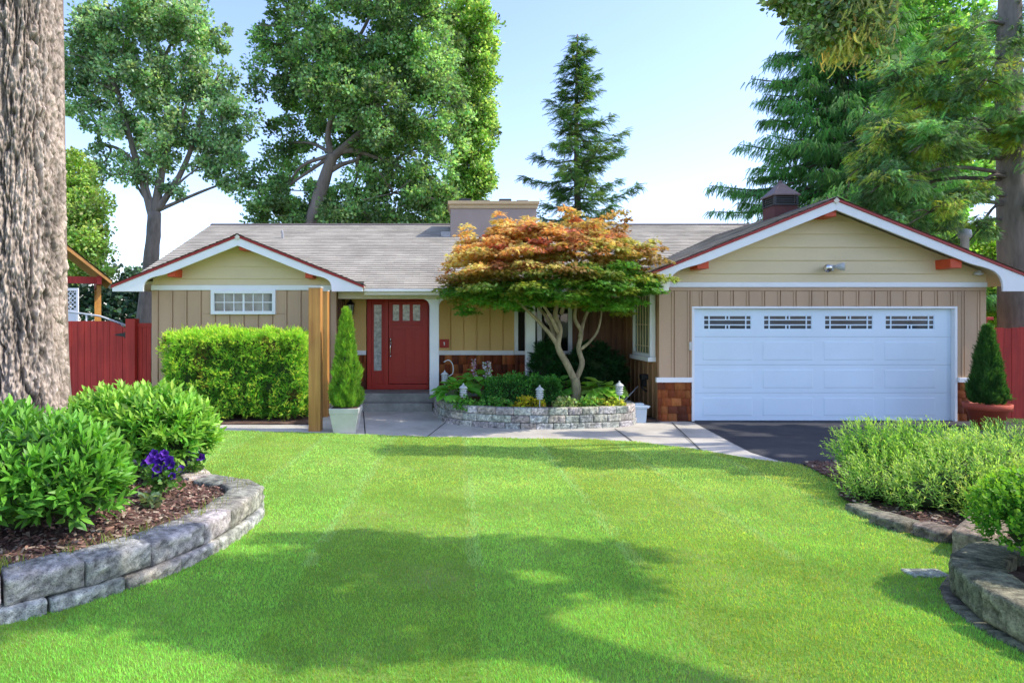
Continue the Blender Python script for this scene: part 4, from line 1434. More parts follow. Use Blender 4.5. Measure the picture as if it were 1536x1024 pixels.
M['inner'] = paint('shaded_twigs', (0.028, 0.050, 0.012), 0.95, 0.5, 14, 0.8, 40)


def shoots(name, blobs, n_shoots, per, length, lsize, base, mat, parent, tmpl=LEAF_LONG, width=1.0, up=.55, zmin=None, tipcol=None, spread=.9, var=.18, shell=.85):
    """leafy shoots that leave the bush outline and carry whorls of leaves"""
    area = np.array([r[0] * r[1] + r[0] * r[2] + r[1] * r[2] for c, r in blobs]); area = area / area.sum()
    P, A, Nn, C, S = [], [], [], [], []
    for (c, r), w in zip(blobs, area):
        m = int(n_shoots * w)
        d = rand_dirs(m)
        d[:, 2] = np.where(d[:, 2] < -.35, -d[:, 2] * .6, d[:, 2])
        d = norm(d)
        base_p = np.array(c) + d * np.array(r) * (shell + .16 * rng.random((m, 1)))
        axis = norm(d * .8 + np.array([0, 0, up]) + rng.normal(0, .28, (m, 3)))
        tone = np.clip(1 + rng.normal(0, .2, (m, 1)), .55, 1.6)
        for k in range(per):
            t = (k + .3) / per
            ph = k * 2.4 + rng.random(m) * .8
            a1 = norm(np.cross(axis, np.array([.3, .5, .81]))); a2 = np.cross(axis, a1)
            radial = a1 * np.cos(ph)[:, None] + a2 * np.sin(ph)[:, None]
            sp = spread * (1.15 - .75 * t)
            ax = norm(axis * (1 - .45 * sp) + radial * sp + rng.normal(0, .10, (m, 3)))
            P.append(base_p + axis * (length * (t - .45)))
            A.append(ax); Nn.append(norm(axis * .9 - radial * .25 * 0 + np.array([0, 0, .35]) + rng.normal(0, .25, (m, 3))))
            cc = shade_cols(np.array(base) * 1.35, m, var, .07) * tone
            if tipcol is not None:
                f = max(0.0, (t - .45) / .55)
                cc = cc * (1 - f) + shade_cols(np.array(tipcol) * 1.3, m, var, .07) * f
            C.append(cc)
            S.append(lsize * (.72 + .5 * rng.random(m)) * (1.0 - .30 * t))
    P, A, Nn, C, S = map(np.concatenate, (P, A, Nn, C, S))
    if zmin is not None:
        k = P[:, 2] > zmin
        P, A, Nn, C, S = P[k], A[k], Nn[k], C[k], S[k]
    S3 = np.stack([S * width, S, S], 1)
    return instance(name, tmpl, P, frames(A, Nn), S3, np.clip(C, 0, .9), mat, parent)


def bush(name, label, cat, blobs, n_shoots, per, length, lsize, base, group=None, zmin=None, stems=True, **kw):
    c0 = blobs[0][0]
    root = empty(name, (c0[0], c0[1], zmin if zmin is not None else 0))
    tag(root, label, cat, group)
    shoots('foliage', blobs, n_shoots, per, length, lsize, base, kw.pop('mat', M['leaf_gloss']), root, zmin=zmin, **kw)
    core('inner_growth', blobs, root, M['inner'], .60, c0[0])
    return root


# -- left bed laurels
z0 = .20 + g(4.3)
bush('laurel_bush', 'dark green glossy laurel bush at the far left, in front of the big trunk', 'bush',
     [((-2.92, 4.45, z0 + .33), (.55, .52, .43)), ((-3.38, 4.75, z0 + .35), (.58, .52, .44)), ((-2.60, 4.42, z0 + .28), (.28, .34, .32))],
     800, 11, .17, .125, (0.065, 0.185, 0.024), zmin=z0 - .02, tipcol=(.15, .36, .035), width=.80)
z1 = .20 + g(6.1)
bush('laurel_bush', 'bright green laurel bush behind the purple flowers, lit from the right', 'bush',
     [((-2.98, 6.45, z1 + .40), (.52, .46, .42)), ((-3.42, 6.55, z1 + .38), (.48, .44, .42)), ((-2.66, 6.4, z1 + .34), (.28, .34, .31))],
     720, 11, .19, .125, (0.12, 0.30, 0.034), zmin=z1 - .02, tipcol=(.30, .50, .07), width=.85)

# -- petunias
def petunia(px, py, n, h, label, seed):
    p = gnd(px, py, .21)
    r_ = random.Random(seed)
    root = empty('petunia_plant', p); tag(root, label, 'flowers', 'purple petunias in the mulch bed')
    foliage('foliage', [((p.x, p.y, p.z + h * .4), (.12, .12, h * .45))], 30, 12, .06, .045, (0.13, 0.27, 0.06), M['leaf'], root, LEAF_BROAD, var=.2)
    V, T, C = [], [], []
    for k in range(n):
        a = r_.uniform(0, 2 * pi); rr = r_.uniform(.02, .15)
        c = Vector((p.x + rr * math.cos(a), p.y - abs(rr * math.sin(a)) * .8, p.z + h * r_.uniform(.45, 1.0)))
        ax = Vector((r_.uniform(-.5, .6), -1, r_.uniform(0, .7))).normalized()
        e1 = ax.cross(Vector((0, 0, 1))).normalized(); e2 = ax.cross(e1)
        b = len(V); R_ = r_.uniform(.028, .040)
        V.append(c - ax * .02); C.append((.05, .012, .12))
        base = random.choice([(.13, .03, .50), (.10, .03, .42), (.20, .05, .55)])
        for i in range(15):
            t = 2 * pi * i / 15
            q = R_ * (1 + .14 * math.cos(5 * t))
            V.append(c + (e1 * math.cos(t) + e2 * math.sin(t)) * q + ax * (.012 + .006 * math.sin(5 * t))); C.append(base)
        T += [(b, b + 1 + i, b + 1 + (i + 1) % 15) for i in range(15)]
    np_mesh('blossoms', np.array(V), [np.array(T)], np.array(C), M['petal'], root)


petunia(250, 742, 22, .38, 'nearer purple petunia with a dense cluster of blossoms', 3)
petunia(283, 712, 14, .30, 'purple petunia behind, nearer to the curved wall', 5)
petunia(240, 722, 7, .28, 'small sparse purple petunia beside the laurel leaves', 8)
p = gnd(222, 757, .21)
root = empty('seedling', p); tag(root, 'small flat pale green rosette plant in the mulch', 'plant')
foliage('foliage', [((p.x, p.y, p.z + .03), (.08, .08, .03))], 9, 6, .04, .06, (.22, .33, .16), M['leaf'], root, LEAF_BROAD)

# -- grass tufts growing at the back of the left wall cap
P = []
for k in range(30):
    t = rng.random()
    i = int(t * (len(inner) - 30)); q = inner[i]
    m = rng.integers(8, 26)
    P.append(np.stack([q[0] + rng.normal(0, .05, m) - .10 * rng.random(), q[1] + rng.normal(0, .05, m) + .1, np.full(m, .215 + g(q[1]))], 1))
P = np.concatenate(P); n = len(P)
o = instance('weeds', BLADE, P, frames(norm(rng.normal(size=(n, 3)) * np.array([1, 1, 0])), np.tile([0, 0, 1.], (n, 1))), np.stack([np.full(n, .005), .05 + .05 * rng.random(n), .03 + .07 * rng.random(n)], 1), shade_cols((.16, .30, .05), n, .2), M['grass'])
tag(o, 'thin weeds and grass sprouting along the back of the left wall', 'weeds', kind='stuff')

# -- clipped hedge under the wing window
def clipped(name, label, cat, x0, x1, y0, y1, z0, z1, n, size, base, tip, rnd=.18, tmpl=LEAF_DIA, bump=.06, group=None, mat=None, brown=0.0):
    root = empty(name, ((x0 + x1) / 2, (y0 + y1) / 2, z0)); tag(root, label, cat, group)
    h = np.array([(x1 - x0) / 2, (y1 - y0) / 2, (z1 - z0) / 2]); c = np.array([(x0 + x1) / 2, (y0 + y1) / 2, (z0 + z1) / 2])
    areas = np.array([h[1] * h[2], h[1] * h[2], h[0] * h[2], h[0] * h[2], h[0] * h[1] * 1.3]); areas /= areas.sum()
    f = rng.choice(5, n, p=areas)
    u = rng.uniform(-1, 1, (n, 3))
    nr = np.zeros((n, 3))
    for k, (ax, sg) in enumerate(((0, -1), (0, 1), (1, -1), (1, 1), (2, 1))):
        m = f == k
        u[m, ax] = sg; nr[m, ax] = sg
    W = u * h
    q = np.clip(W, -(h - rnd), h - rnd); d = W - q
    ln = np.linalg.norm(d, axis=1, keepdims=True)
    d = np.where(ln > 1e-6, d / np.maximum(ln, 1e-6), nr)
    W = q + d * rnd
    nz = np.array([noise.noise(Vector(p_) * 3.2) + .7 * noise.noise(Vector(p_) * 9) for p_ in (W + c)])
    depth = np.abs(rng.normal(0, .045, n))
    W = W + d * (nz * bump)[:, None] - d * depth[:, None] + c
    W[:, 2] = np.maximum(W[:, 2], z0 + .02)
    axs = norm(d * .7 + rng.normal(0, .6, (n, 3)) + np.array([0, 0, .35]))
    nn = norm(d + rng.normal(0, .5, (n, 3)))
    fr = np.clip((W[:, 2] - z0) / (z1 - z0), 0, 1) ** 2.2 * .75 + np.clip(nz, 0, 1) * .45  # sunlit top and bulges are put into the leaf colour
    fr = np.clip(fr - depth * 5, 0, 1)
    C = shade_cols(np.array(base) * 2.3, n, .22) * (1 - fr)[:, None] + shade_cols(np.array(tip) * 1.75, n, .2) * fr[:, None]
    if brown:
        bm_ = np.array([noise.noise(Vector(p_) * 2.3 + Vector((9, 3, 1))) for p_ in W]) > .42
        bm_ &= rng.random(n) < brown
        C[bm_] = shade_cols((.24, .15, .05), bm_.sum(), .25)
    tipm = rng.random(n) < .22
    pn = np.array([noise.noise(Vector(p_) * 5.5 + Vector((3, 3, 9))) for p_ in W])
    tipm &= pn > -.12
    W[tipm] += d[tipm] * (.02 + .06 * rng.random((tipm.sum(), 1)))
    C[tipm] = shade_cols(np.array(tip) * 2.2, tipm.sum(), .2)  # protruding leaves painted bright, as highlights where the sun catches them
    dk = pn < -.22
    C[dk] *= .6; W[dk] -= d[dk] * .03  # sunken leaves darkened, the shade of hollows put into the colour
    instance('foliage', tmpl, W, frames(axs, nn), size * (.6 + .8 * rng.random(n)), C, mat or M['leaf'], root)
    # inner growth, a rounded noisy box
    V, T = cube_grid(14, 6, 8)
    K = V * 2 * (h - .12)
    q = np.clip(K, -(h - rnd - .02), h - rnd - .02); d = K - q; ln = np.linalg.norm(d, axis=1, keepdims=True)
    K = q + np.where(ln > 1e-6, d / np.maximum(ln, 1e-6) * max(.02, rnd - .10), 0)
    K = K + np.array([noise.noise(Vector(p_) * 4) * .05 for p_ in K])[:, None] * norm(V) + c
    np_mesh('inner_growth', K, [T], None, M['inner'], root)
    return root


hz = 0.0
clipped('hedge', 'clipped bright green hedge under the small window of the left gable', 'hedge', -5.33, -2.66, 11.75, 12.75, hz, 1.66, 40000, .068, (.075, .20, .022), (.30, .46, .05), .22, SPRAY, .13, brown=.55)
tag(bed_sheet('hedge_bed', [(-6.2, 11.45), (-2.4, 11.45), (-2.4, 13.0), (-6.2, 13.0)], .02, M['soil'], 24, .01), kind='structure')

# -- square planter with a cone arborvitae by the steps
def planter(px, Y, w_top, w_bot, h, z0):
    x = (px - CX) * Y / F
    root = empty('square_planter', (x, Y, z0)); tag(root, 'pale grey square planter with a wide rim by the porch steps', 'planter')
    MB().frustum((x, Y), w_bot, w_bot, w_top * .94, w_top * .94, z0, z0 + h * .78).build('pot_body', M['pot_grey'], root, bevel=.008)
    rim = MB().frustum((x, Y), w_top * .97, w_top * .97, w_top, w_top, z0 + h * .78 - .002, z0 + h)
    rim.build('pot_rim', M['pot_grey'], root, bevel=.008)
    MB().box(x - w_top * .44, x + w_top * .44, Y - w_top * .44, Y + w_top * .44, z0 + h - .02, z0 + h + .004).build('potting_soil', M['soil'], root)
    return x


def cone_shrub(label, x, y, z0, h, r, n, base, tip, size, light=True):
    root = empty('arborvitae', (x, y, z0)); tag(root, label, 'shrub')
    t = rng.random(n) ** 1.35
    a = rng.uniform(0, 2 * pi, n)
    prof = r * np.minimum(1, (1 - t) ** .72) * np.minimum(1, .72 + t * 4)
    nz = np.array([noise.noise(Vector((math.cos(q) * 2.2, math.sin(q) * 2.2, tt * 7))) + .7 * noise.noise(Vector((math.cos(q) * 6, math.sin(q) * 6, tt * 20))) for q, tt in zip(a, t)])
    rad = prof * (1 + .30 * nz) * (1 - .3 * rng.random(n) ** 3) + .01
    P = np.stack([x + np.cos(a) * rad, y + np.sin(a) * rad, z0 + .02 + t * h * .97], 1)
    out = np.stack([np.cos(a), np.sin(a), np.zeros(n)], 1)
    ax = norm(out * .55 + np.array([0, 0, 1.0]) + rng.normal(0, .3, (n, 3)))
    nn = norm(out + rng.normal(0, .5, (n, 3)))
    fr = np.clip(.35 + .6 * nz + .35 * t, 0, 1)[:, None]
    C = shade_cols(np.array(base) * 1.4, n, .2) * (1 - fr) + shade_cols(np.array(tip) * 1.4, n, .2) * fr
    instance('foliage', SPRAY, P, frames(ax, nn), size * (.6 + .7 * rng.random(n)), C, M['needle'], root)
    core('inner_growth', [((x, y, z0 + h * .35), (r * .8, r * .8, h * .36)), ((x, y, z0 + h * .68), (r * .42, r * .42, h * .24))], root, M['inner'], .85)
    MB().tube([(x, y, z0 - .01), (x, y, z0 + h * .4)], [.03, .02], 8).build('trunk', M['bark_dark'], root)
    return root


pxx = planter(519, 10.75, .50, .37, .42, 0.004)
cone_shrub('cone shaped bright green arborvitae growing in the pale grey planter', pxx, 10.75, .42, 1.66, .255, 11000, (.07, .19, .025), (.26, .42, .05), .085)

# terracotta pot with dark arborvitae right of the garage door
pz = (1481 - CX) * 11.0 / F
root = empty('flower_pot', (pz, 11.0, .01)); tag(root, 'large terracotta pot with a thick rim at the right end of the garage', 'pot')
MB().lathe((pz, 11.0, .01), [(.20, 0), (.29, .33), (.335, .335), (.345, .44), (.31, .445), (.29, .40)], 28).build('pot_body', M['pot_terra'], root, True)
MB().lathe((pz, 11.0, .395), [(.0, 0), (.29, .005), (.1, .03)], 24).build('potting_soil', M['soil'], root)
cone_shrub('dark narrow arborvitae standing in the terracotta pot at the red fence', pz, 11.0, .43, 1.34, .255, 9000, (.022, .07, .018), (.06, .15, .03), .095)

# cedar gate posts
for (px, Y, wd, top, lb) in ((473.5, 10.86, .205, 432, 'square cedar post standing at the lawn edge, nearer and thicker one of the two'),
                             (485.5, 12.45, .19, 437, 'square cedar post behind the other one, close to the house corner')):
    x = (px - CX) * Y / F
    zt = H - (top - CY) * Y / F
    root = empty('cedar_post', (x, Y, 0)); tag(root, lb, 'post')
    MB().box(x - wd / 2, x + wd / 2, Y - wd / 2, Y + wd / 2, -.05, zt).build('post_shaft', M['cedar_post'], root, bevel=.008)
    MB().box(x - wd / 2 - .006, x + wd / 2 + .006, Y - wd / 2 - .006, Y + wd / 2 + .006, zt + .001, zt + .022).build('post_top_plate', M['pot_grey'], root)

# small pots behind the posts
for (px, py, r, h, mk, lb, fol) in ((487, 617, .085, .20, 'pot_terra', 'small orange clay pot tucked behind the cedar post', None),
                                    (492.5, 619, .10, .20, 'pot_grey', 'small white pot with yellow green leaves beside the cedar posts', (.42, .45, .05))):
    Y = H * F / (py - CY); x = (px - CX) * Y / F
    root = empty('flower_pot', (x, Y, 0)); tag(root, lb, 'pot')
    MB().lathe((x, Y, .004), [(r * .7, 0), (r * .95, h * .8), (r * 1.08, h * .81), (r * 1.1, h), (r * .9, h)], 18).build('pot_body', M[mk], root, True)
    if fol:
        foliage('plant', [((x, Y, h + .08), (.10, .10, .08))], 26, 12, .06, .05, fol, M['leaf'], root, LEAF_BROAD)

# -- planting in front of the porch
mz = .30
clipped('boxwood_hedge', 'low clipped dark green box hedge in the middle of the stone planter', 'hedge', .72, 2.12, 11.75, 12.35, mz, .80, 11000, .036, (.030, .10, .022), (.06, .18, .03), .13, LEAF_DIA, .05)
def dome(name, label, c, r, n, size, base, tmpl=LEAF_DIA, cl=.07, cat='shrub', **kw):
    root = empty(name, (c[0], c[1], c[2] - r[2])); tag(root, label, cat)
    foliage('foliage', [(c, r)], n, 16, cl, size, base, M['leaf'], root, tmpl, **kw)
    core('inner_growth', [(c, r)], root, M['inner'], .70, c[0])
    return root


dome('evergreen_shrub', 'dark pointed evergreen shrub left of the maple trunk, under the window', (2.06, 13.0, .82), (.33, .30, .62), 330, .10, (.030, .12, .028), SPRAY, cl=.06)
dome('evergreen_shrub', 'wide dark evergreen shrub in the shaded recess right of the maple trunk', (3.02, 12.98, .80), (.62, .34, .60), 480, .10, (.024, .088, .024), SPRAY, cl=.06)


def hosta(label, x, y, z, r, n, base, size=.2):
    root = empty('hosta_plant', (x, y, z)); tag(root, label, 'plant')
    P, A, Nn, S = [], [], [], []
    for k in range(n):
        a = rng.uniform(0, 2 * pi); ring = rng.random() ** .6
        o_ = np.array([math.cos(a), math.sin(a), 0])
        P.append(np.array([x, y, z + .10 + .22 * (1.1 - ring) + .06 * rng.random()]) + o_ * r * ring * .75)
        A.append(o_ * 1.0 + np.array([0, 0, .35 - .8 * ring + rng.normal(0, .15)]))
        Nn.append(o_ * .5 + np.array([0, 0, 1.0]) + rng.normal(0, .15, 3))
        S.append(size * (.65 + .5 * rng.random()))
    C = shade_cols(np.array(base) * 1.7, n, .15, .06)
    instance('leaves', LEAF_BROAD, np.array(P), frames(np.array(A), np.array(Nn)), np.array(S), C, M['leaf'], root)
    m_ = MB()
    for k in range(0, n, 3):
        m_.tube([(x, y, z - .02), tuple(P[k])], [.006, .004], 5)
    m_.build('stems', M['leaf_stem'], root)
    return root


M['leaf_stem'] = paint('green_stem', (.12, .24, .05), .6, .2)
hosta('large light green hosta at the left end of the stone planter', .22, 12.1, mz + .05, .46, 74, (.15, .34, .05), .27)
hosta('light green hosta behind the others, close to the porch', .62, 12.6, mz + .20, .40, 54, (.17, .36, .06), .25)
hosta('deep green hosta just left of the maple trunk', 2.22, 12.2, mz + .06, .32, 40, (.12, .30, .05), .22)
hosta('yellow green broad hosta right of the maple trunk', 2.95, 12.05, mz + .08, .46, 80, (.24, .38, .07), .26)
# hosta flower stalks
for (px, py0, py1, lb, cc) in ((712, 575, 540, 'thin pale pink flower spike leaning left above the hostas', (.62, .40, .48)), (729, 578, 543, 'thicker lilac white flower spike above the hostas', (.70, .62, .72)), (735, 578, 541, 'white flower spike at the right of the group above the hostas', (.72, .62, .68))):
    a, b_ = at(px + 4, py0 + 20, 12.55), at(px - 2, py1, 12.5)
    root = empty('flower_spike', a); tag(root, lb, 'flower')
    MB().tube(spline([a, (a + b_) / 2 + Vector((.02, 0, 0)), b_], 4), [.007] * 9, 5).build('stem', M['leaf_stem'], root)
    m = 70
    t = .40 + .60 * rng.random(m)
    P = np.array(a)[None] * (1 - t[:, None]) + np.array(b_)[None] * t[:, None] + rng.normal(0, .018, (m, 3))
    instance('florets', LEAF_BROAD, P, frames(norm(rng.normal(size=(m, 3)) + np.array([0, -.3, -.3])), rand_dirs(m)), .03 + .025 * rng.random(m), shade_cols(cc, m, .15), M['petal'], root)
# low edging plants along the wall
for (px, lb, cc, r) in ((790, 'patch of yellow flowering ground plants in the middle of the planter edge', (.50, .44, .04), .30), (915, 'yellow green low plant near the right end of the planter', (.42, .44, .07), .26),
                        (745, 'low green edging plant under the box hedge', (.13, .30, .06), .26), (850, 'low silvery green edging plant below the maple trunk', (.26, .34, .14), .22), (885, 'low green edging plant below the right hosta', (.16, .30, .06), .2), (700, 'low green edging plant at the left curve of the planter', (.12, .28, .05), .2)):
    yy = 11.45; x = (px - CX) * yy / F
    root = empty('edging_plant', (x, yy, mz)); tag(root, lb, 'plant')
    foliage('foliage', [((x, yy, mz + .08), (r, .14, .09))], 46, 9, .06, .048, np.array(cc) * 1.4, M['leaf'], root, LEAF_BROAD)

# tiered garden lanterns on stakes
def lantern_mesh(tiers=3):
    root = empty('garden_lantern', (0, 0, 0))
    m_ = MB().tube([(0, 0, -.02), (0, 0, .26)], [.010, .010], 8); m_.build('stake', M['lamp_white'], root, True)
    m_ = MB().lathe((0, 0, .26), [(.02, 0), (.065, .005), (.07, .02), (.055, .03), (.055, .045)], 16)
    for k in range(3):
        z = .31 + k * .05
        m_.lathe((0, 0, z), [(.085, 0), (.088, .008), (.062, .034), (.05, .035)], 16)
    m_.lathe((0, 0, .46), [(.095, 0), (.098, .008), (.06, .05), (.02, .075), (.014, .11), (.0, .115)], 16)
    m_.build('lantern_head', M['lamp_white'], root)
    MB().lathe((0, 0, .30), [(.05, 0), (.05, .16)], 12).build('lantern_light', M['glass_frost'], root)
    return root


def copy_tree(o, parent=None):
    c = o.copy(); col.objects.link(c)
    if parent is not None:
        c.parent = parent
    for ch in list(o.children):
        copy_tree(ch, c)
    return c


proto = lantern_mesh()
spots = [((667, 12.7), .42, 'white tiered garden lantern hanging by the porch post'), ((695, 11.6), .27, 'white tiered garden lantern at the left curve of the planter'),
         ((809.5, 11.28), .27, 'white tiered garden lantern in the middle of the planter edge'), ((929, 11.42), .33, 'white tiered garden lantern at the right end of the planter')]
for i, ((px, Y), z, lb) in enumerate(spots):
    o = proto if i == 0 else copy_tree(proto)
    o.location = ((px - CX) * Y / F, Y, z); o.scale = (.82, .82, .82); tag(o, lb, 'garden lantern', 'white lanterns in the stone planter')
Y = 12.7; x = (667 - CX) * Y / F
root = empty('shepherd_hook', (x + .1, Y, .3)); tag(root, 'thin white curved hook rod behind the lantern at the porch', 'hook')
MB().tube(spline([(x + .02, Y + .03, .28), (x + .03, Y + .03, .70), (x + .16, Y + .03, .82), (x + .16, Y + .03, 1.0), (x + .08, Y + .03, 1.09), (x - .02, Y + .03, 1.05)], 5), [.010] * 26, 7).build('rod', M['lamp_white'], root, True)

# utility box and hose at the planter's right end
x, Y = (953 - CX) * 11.6 / F + .12, 11.75
root = empty('utility_box', (x, Y, 0)); tag(root, 'small pale blue grey utility box with a ribbed lid beside the planter', 'box')
MB().frustum((x, Y), .19, .19, .22, .22, .0, .27).build('box_body', M['box_blue'], root, bevel=.01)
m_ = MB().box(x - .14, x + .14, Y - .13, Y + .13, .271, .32)
m_.box(x - .10, x + .06, Y - .08, Y + .06, .321, .36).box(x + .14, x + .19, Y - .05, Y + .05, .28, .31)
m_.build('box_lid', M['box_blue'], root, bevel=.01)
tag(bed_sheet('gravel_strip', [(3.5, 11.7), (3.98, 11.7), (3.98, 14.1), (3.5, 14.1)], .03, M['soil'], 16, .02), kind='structure')
m_ = MB(); a, b_ = at(931, 606, 11.9), at(957, 579, 12.3)
root = empty('hose_pipe', a); tag(root, 'pale thin pipe slanting up from the planter to the garage side wall', 'pipe')
m_.tube([a, b_], [.012, .012], 7).build('pipe_run', M['pipe'], root, True)

# -- ornamental maple
def maple():
    bx, by = 2.44, 12.0
    root = empty('ornamental_maple', (bx, by, .28)); tag(root, 'small layered maple with orange topped crown standing in the stone planter', 'tree')
    m_ = MB()
    A = lambda px, py, dy=0: at(px, py, by + dy)
    j = A(862, 566)
    limb(m_, [(bx, by, .22), A(864, 600), A(864, 580), j], .105, .082, 12)
    l1 = limb(m_, [j + Vector((0, 0, -.06)), A(850, 545, -.05), A(837, 520, -.1), A(840, 492, -.1), A(833, 470, -.1), A(842, 440, -.1)], .068, .038, 10)
    l2 = limb(m_, [A(846, 536, -.05), A(828, 505, -.15), A(808, 482, -.2), A(785, 460, -.3), A(750, 425, -.4)], .046, .018, 8)
    l3 = limb(m_, [A(838, 520, -.1), A(822, 480, .1), A(800, 452, .3), A(770, 420, .4)], .038, .016, 8)
    l4 = limb(m_, [j + Vector((.02, .02, -.06)), A(873, 545, .08), A(868, 522, .12), A(872, 498, .14), A(862, 476, .15), A(868, 440, .2)], .056, .027, 10)
    l5 = limb(m_, [A(871, 524, .1), A(885, 512, .05), A(897, 495, .0), A(902, 470, .0), A(902, 450, .05)], .030, .014, 7)
    l6 = limb(m_, [A(870, 505, .12), A(880, 470, .3), A(905, 430, .4), A(935, 405, .4)], .04, .015, 7)
    l7 = limb(m_, [A(842, 470, -.1), A(855, 430, -.5), A(875, 400, -.9)], .04, .015, 7)
    l8 = limb(m_, [A(842, 450, -.1), A(830, 400, -.1), A(820, 350, -.2)], .04, .012, 7)
    l9 = limb(m_, [A(838, 500, -.1), A(820, 465, -.5), A(790, 430, -1.0)], .04, .015, 7)
    m_.build('trunk', M['bark_maple'], root, True)
    # layered crown: flat fans of foliage, green below and inside, orange and red where they reach the sun
    pads = []
    r_ = random.Random(12)
    cx, cy = 826, 400
    def outline(t):           # half widths of the crown at height fraction t (0 flat bottom, 1 top)
        return [1.78, 2.02, 2.08, 2.06, 2.0, 1.92, 1.78, 1.50, 1.05][min(8, int(t * 9))]
    c0 = at(824, 0, by)
    zb, ztop = 2.06, 3.70
    for k in range(520):
        t = r_.random() ** 1.0
        rr = outline(t)
        a = r_.uniform(0, 2 * pi); q = (r_.random() ** .42)
        if t > .25 and q < .55: q = .55 + .45 * r_.random()
        x = c0.x + rr * q * math.cos(a); y = by - .15 + rr * .82 * q * math.sin(a)
        z = zb + (ztop - zb) * t - .10 * q * q * (1 if t > .3 else 0) + r_.uniform(-.05, .05)
        if t < .12: z += .12 * (1 - q)
        pads.append(((x, y, z), r_.uniform(.17, .32), r_.uniform(.035, .07), t, q, a))
    # a few sprigs that stick out of the top and the sides
    for (px, py) in ((706, 338), (748, 320), (758, 330), (790, 326), (850, 312), (868, 318), (915, 322), (935, 316), (985, 360), (972, 382), (690, 362), (672, 392), (930, 345), (895, 330), (700, 350), (770, 345)):
        p = at(px, py, by + r_.uniform(-.4, .4))
        for h_ in range(3):
            pads.append(((p.x + r_.uniform(-.08, .08), p.y, p.z - .14 * h_), r_.uniform(.10, .18), .05, 1.0 - .05 * h_, 1.0, 0))
    P, A_, N_, C, S = [], [], [], [], []
    leftness_ = lambda c: float(np.clip((c0.x - c[0] + 1.2) / 2.6, 0, 1))
    for (c, r, th, t, q, a) in pads:
        m = int(118 * (r / .25) ** 2 + 16)
        d = rand_dirs(m)
        rad = rng.random((m, 1)) ** .5
        p = np.array(c) + d * rad * np.array([r, r, th])
        p[:, 2] -= .10 * (np.linalg.norm(d[:, :2] * rad, axis=1) ** 2) * r * 2
        o = np.stack([d[:, 0], d[:, 1], np.full(m, -.25)], 1) + rng.normal(0, .35, (m, 3))
        P.append(p); A_.append(o); N_.append(rng.normal(0, .3, (m, 3)) + np.array([0, -.1, 1.0]))
        S.append(.062 + .04 * rng.random(m))
        up = np.clip((t - .24 - .16 * (1 - leftness_(c))) * 2.6, 0, 1) * (.6 + .4 * q)
        leftness = np.clip((c0.x - c[0] + 1.2) / 2.6, 0, 1)
        warm = np.clip(up * (.55 + .6 * leftness) + r_.uniform(-.22, .22) * (up > .05), 0, 1)
        redness = 1 if (r_.random() < .25 + .45 * (1 - leftness)) else 0
        green = np.array([.12, .29, .035]) if t > .12 else np.array([.15, .38, .04])
        if r_.random() < .25: green = np.array([.32, .40, .055])
        hot = np.array([.72, .22, .12]) if redness else np.array([.9, .52, .17])
        if r_.random() < .3: hot = np.array([.88, .68, .22])
        base = green * (1 - warm) + hot * warm
        C.append(shade_cols(base, m, .2, .10))
    P, A_, N_, C, S = map(np.concatenate, (P, A_, N_, C, S))
    instance('crown', LEAF_STAR, P, frames(A_, N_), S, np.clip(C, 0, .9), M['maple_leaf'], root)


maple()

# -- right bed shrubs
def light_bush(label, blobs, n, zmin, base=(.135, .29, .045), tip=(.34, .50, .10), per=14, length=.26, lsize=.052, width=.75, **kw):
    return bush('leafy_shrub', label, 'shrub', blobs, n, per, length, lsize, base, 'light green shrubs of the right bed', zmin=zmin, tipcol=tip, width=width, spread=.85, up=.75, mat=M['leaf'], **kw)


gz6 = g(6.6) + .05
light_bush('light green feathery shrub at the driveway corner, leftmost of the row', [((4.58, 6.75, gz6 + .27), (.40, .42, .30)), ((4.95, 6.6, gz6 + .28), (.40, .42, .31)), ((4.42, 6.45, gz6 + .18), (.28, .32, .22)), ((4.25, 6.2, gz6 + .14), (.26, .30, .20)), ((4.75, 6.15, gz6 + .2), (.34, .3, .26))], 950, gz6)
light_bush('pale green shrub in the middle of the right bed, above the edging stones', [((4.95, 5.95, gz6 + .24), (.48, .42, .30)), ((5.35, 6.15, gz6 + .27), (.48, .42, .32)), ((4.6, 5.75, gz6 + .20), (.36, .30, .25)), ((4.30, 5.75, gz6 + .13), (.30, .28, .19)), ((4.05, 6.05, gz6 + .12), (.26, .28, .18)), ((4.95, 5.55, gz6 + .18), (.36, .26, .24))], 1100, gz6, base=(.17, .31, .06), tip=(.40, .52, .14))
light_bush('taller light green shrub at the right frame edge in front of the clay pot', [((6.05, 6.8, gz6 + .24), (.5, .45, .30)), ((6.7, 6.5, gz6 + .34), (.6, .5, .42)), ((5.5, 6.9, gz6 + .19), (.4, .36, .25))], 1100, gz6, base=(.11, .27, .05), tip=(.30, .48, .12))
light_bush('yellowish shrub behind the round corner shrub', [((5.05, 5.2, gz6 + .20), (.44, .36, .30)), ((5.5, 5.4, gz6 + .24), (.45, .36, .34)), ((4.65, 5.3, gz6 + .14), (.30, .24, .20))], 700, gz6, base=(.20, .32, .05), tip=(.45, .52, .12))
zr_ = .17 + g(3.4)
bush('round_shrub', 'dense bright green round leaved shrub inside the dark block ring', 'shrub', [((3.60, 3.72, zr_ + .27), (.40, .40, .31)), ((4.05, 3.6, zr_ + .28), (.42, .42, .33))], 2300, 8, .11, .036, (.075, .215, .022), zmin=zr_, tipcol=(.24, .42, .04), tmpl=LEAF_BROAD, width=.8, mat=M['leaf'])

# ================================================================== FENCES AND LEFT YARD


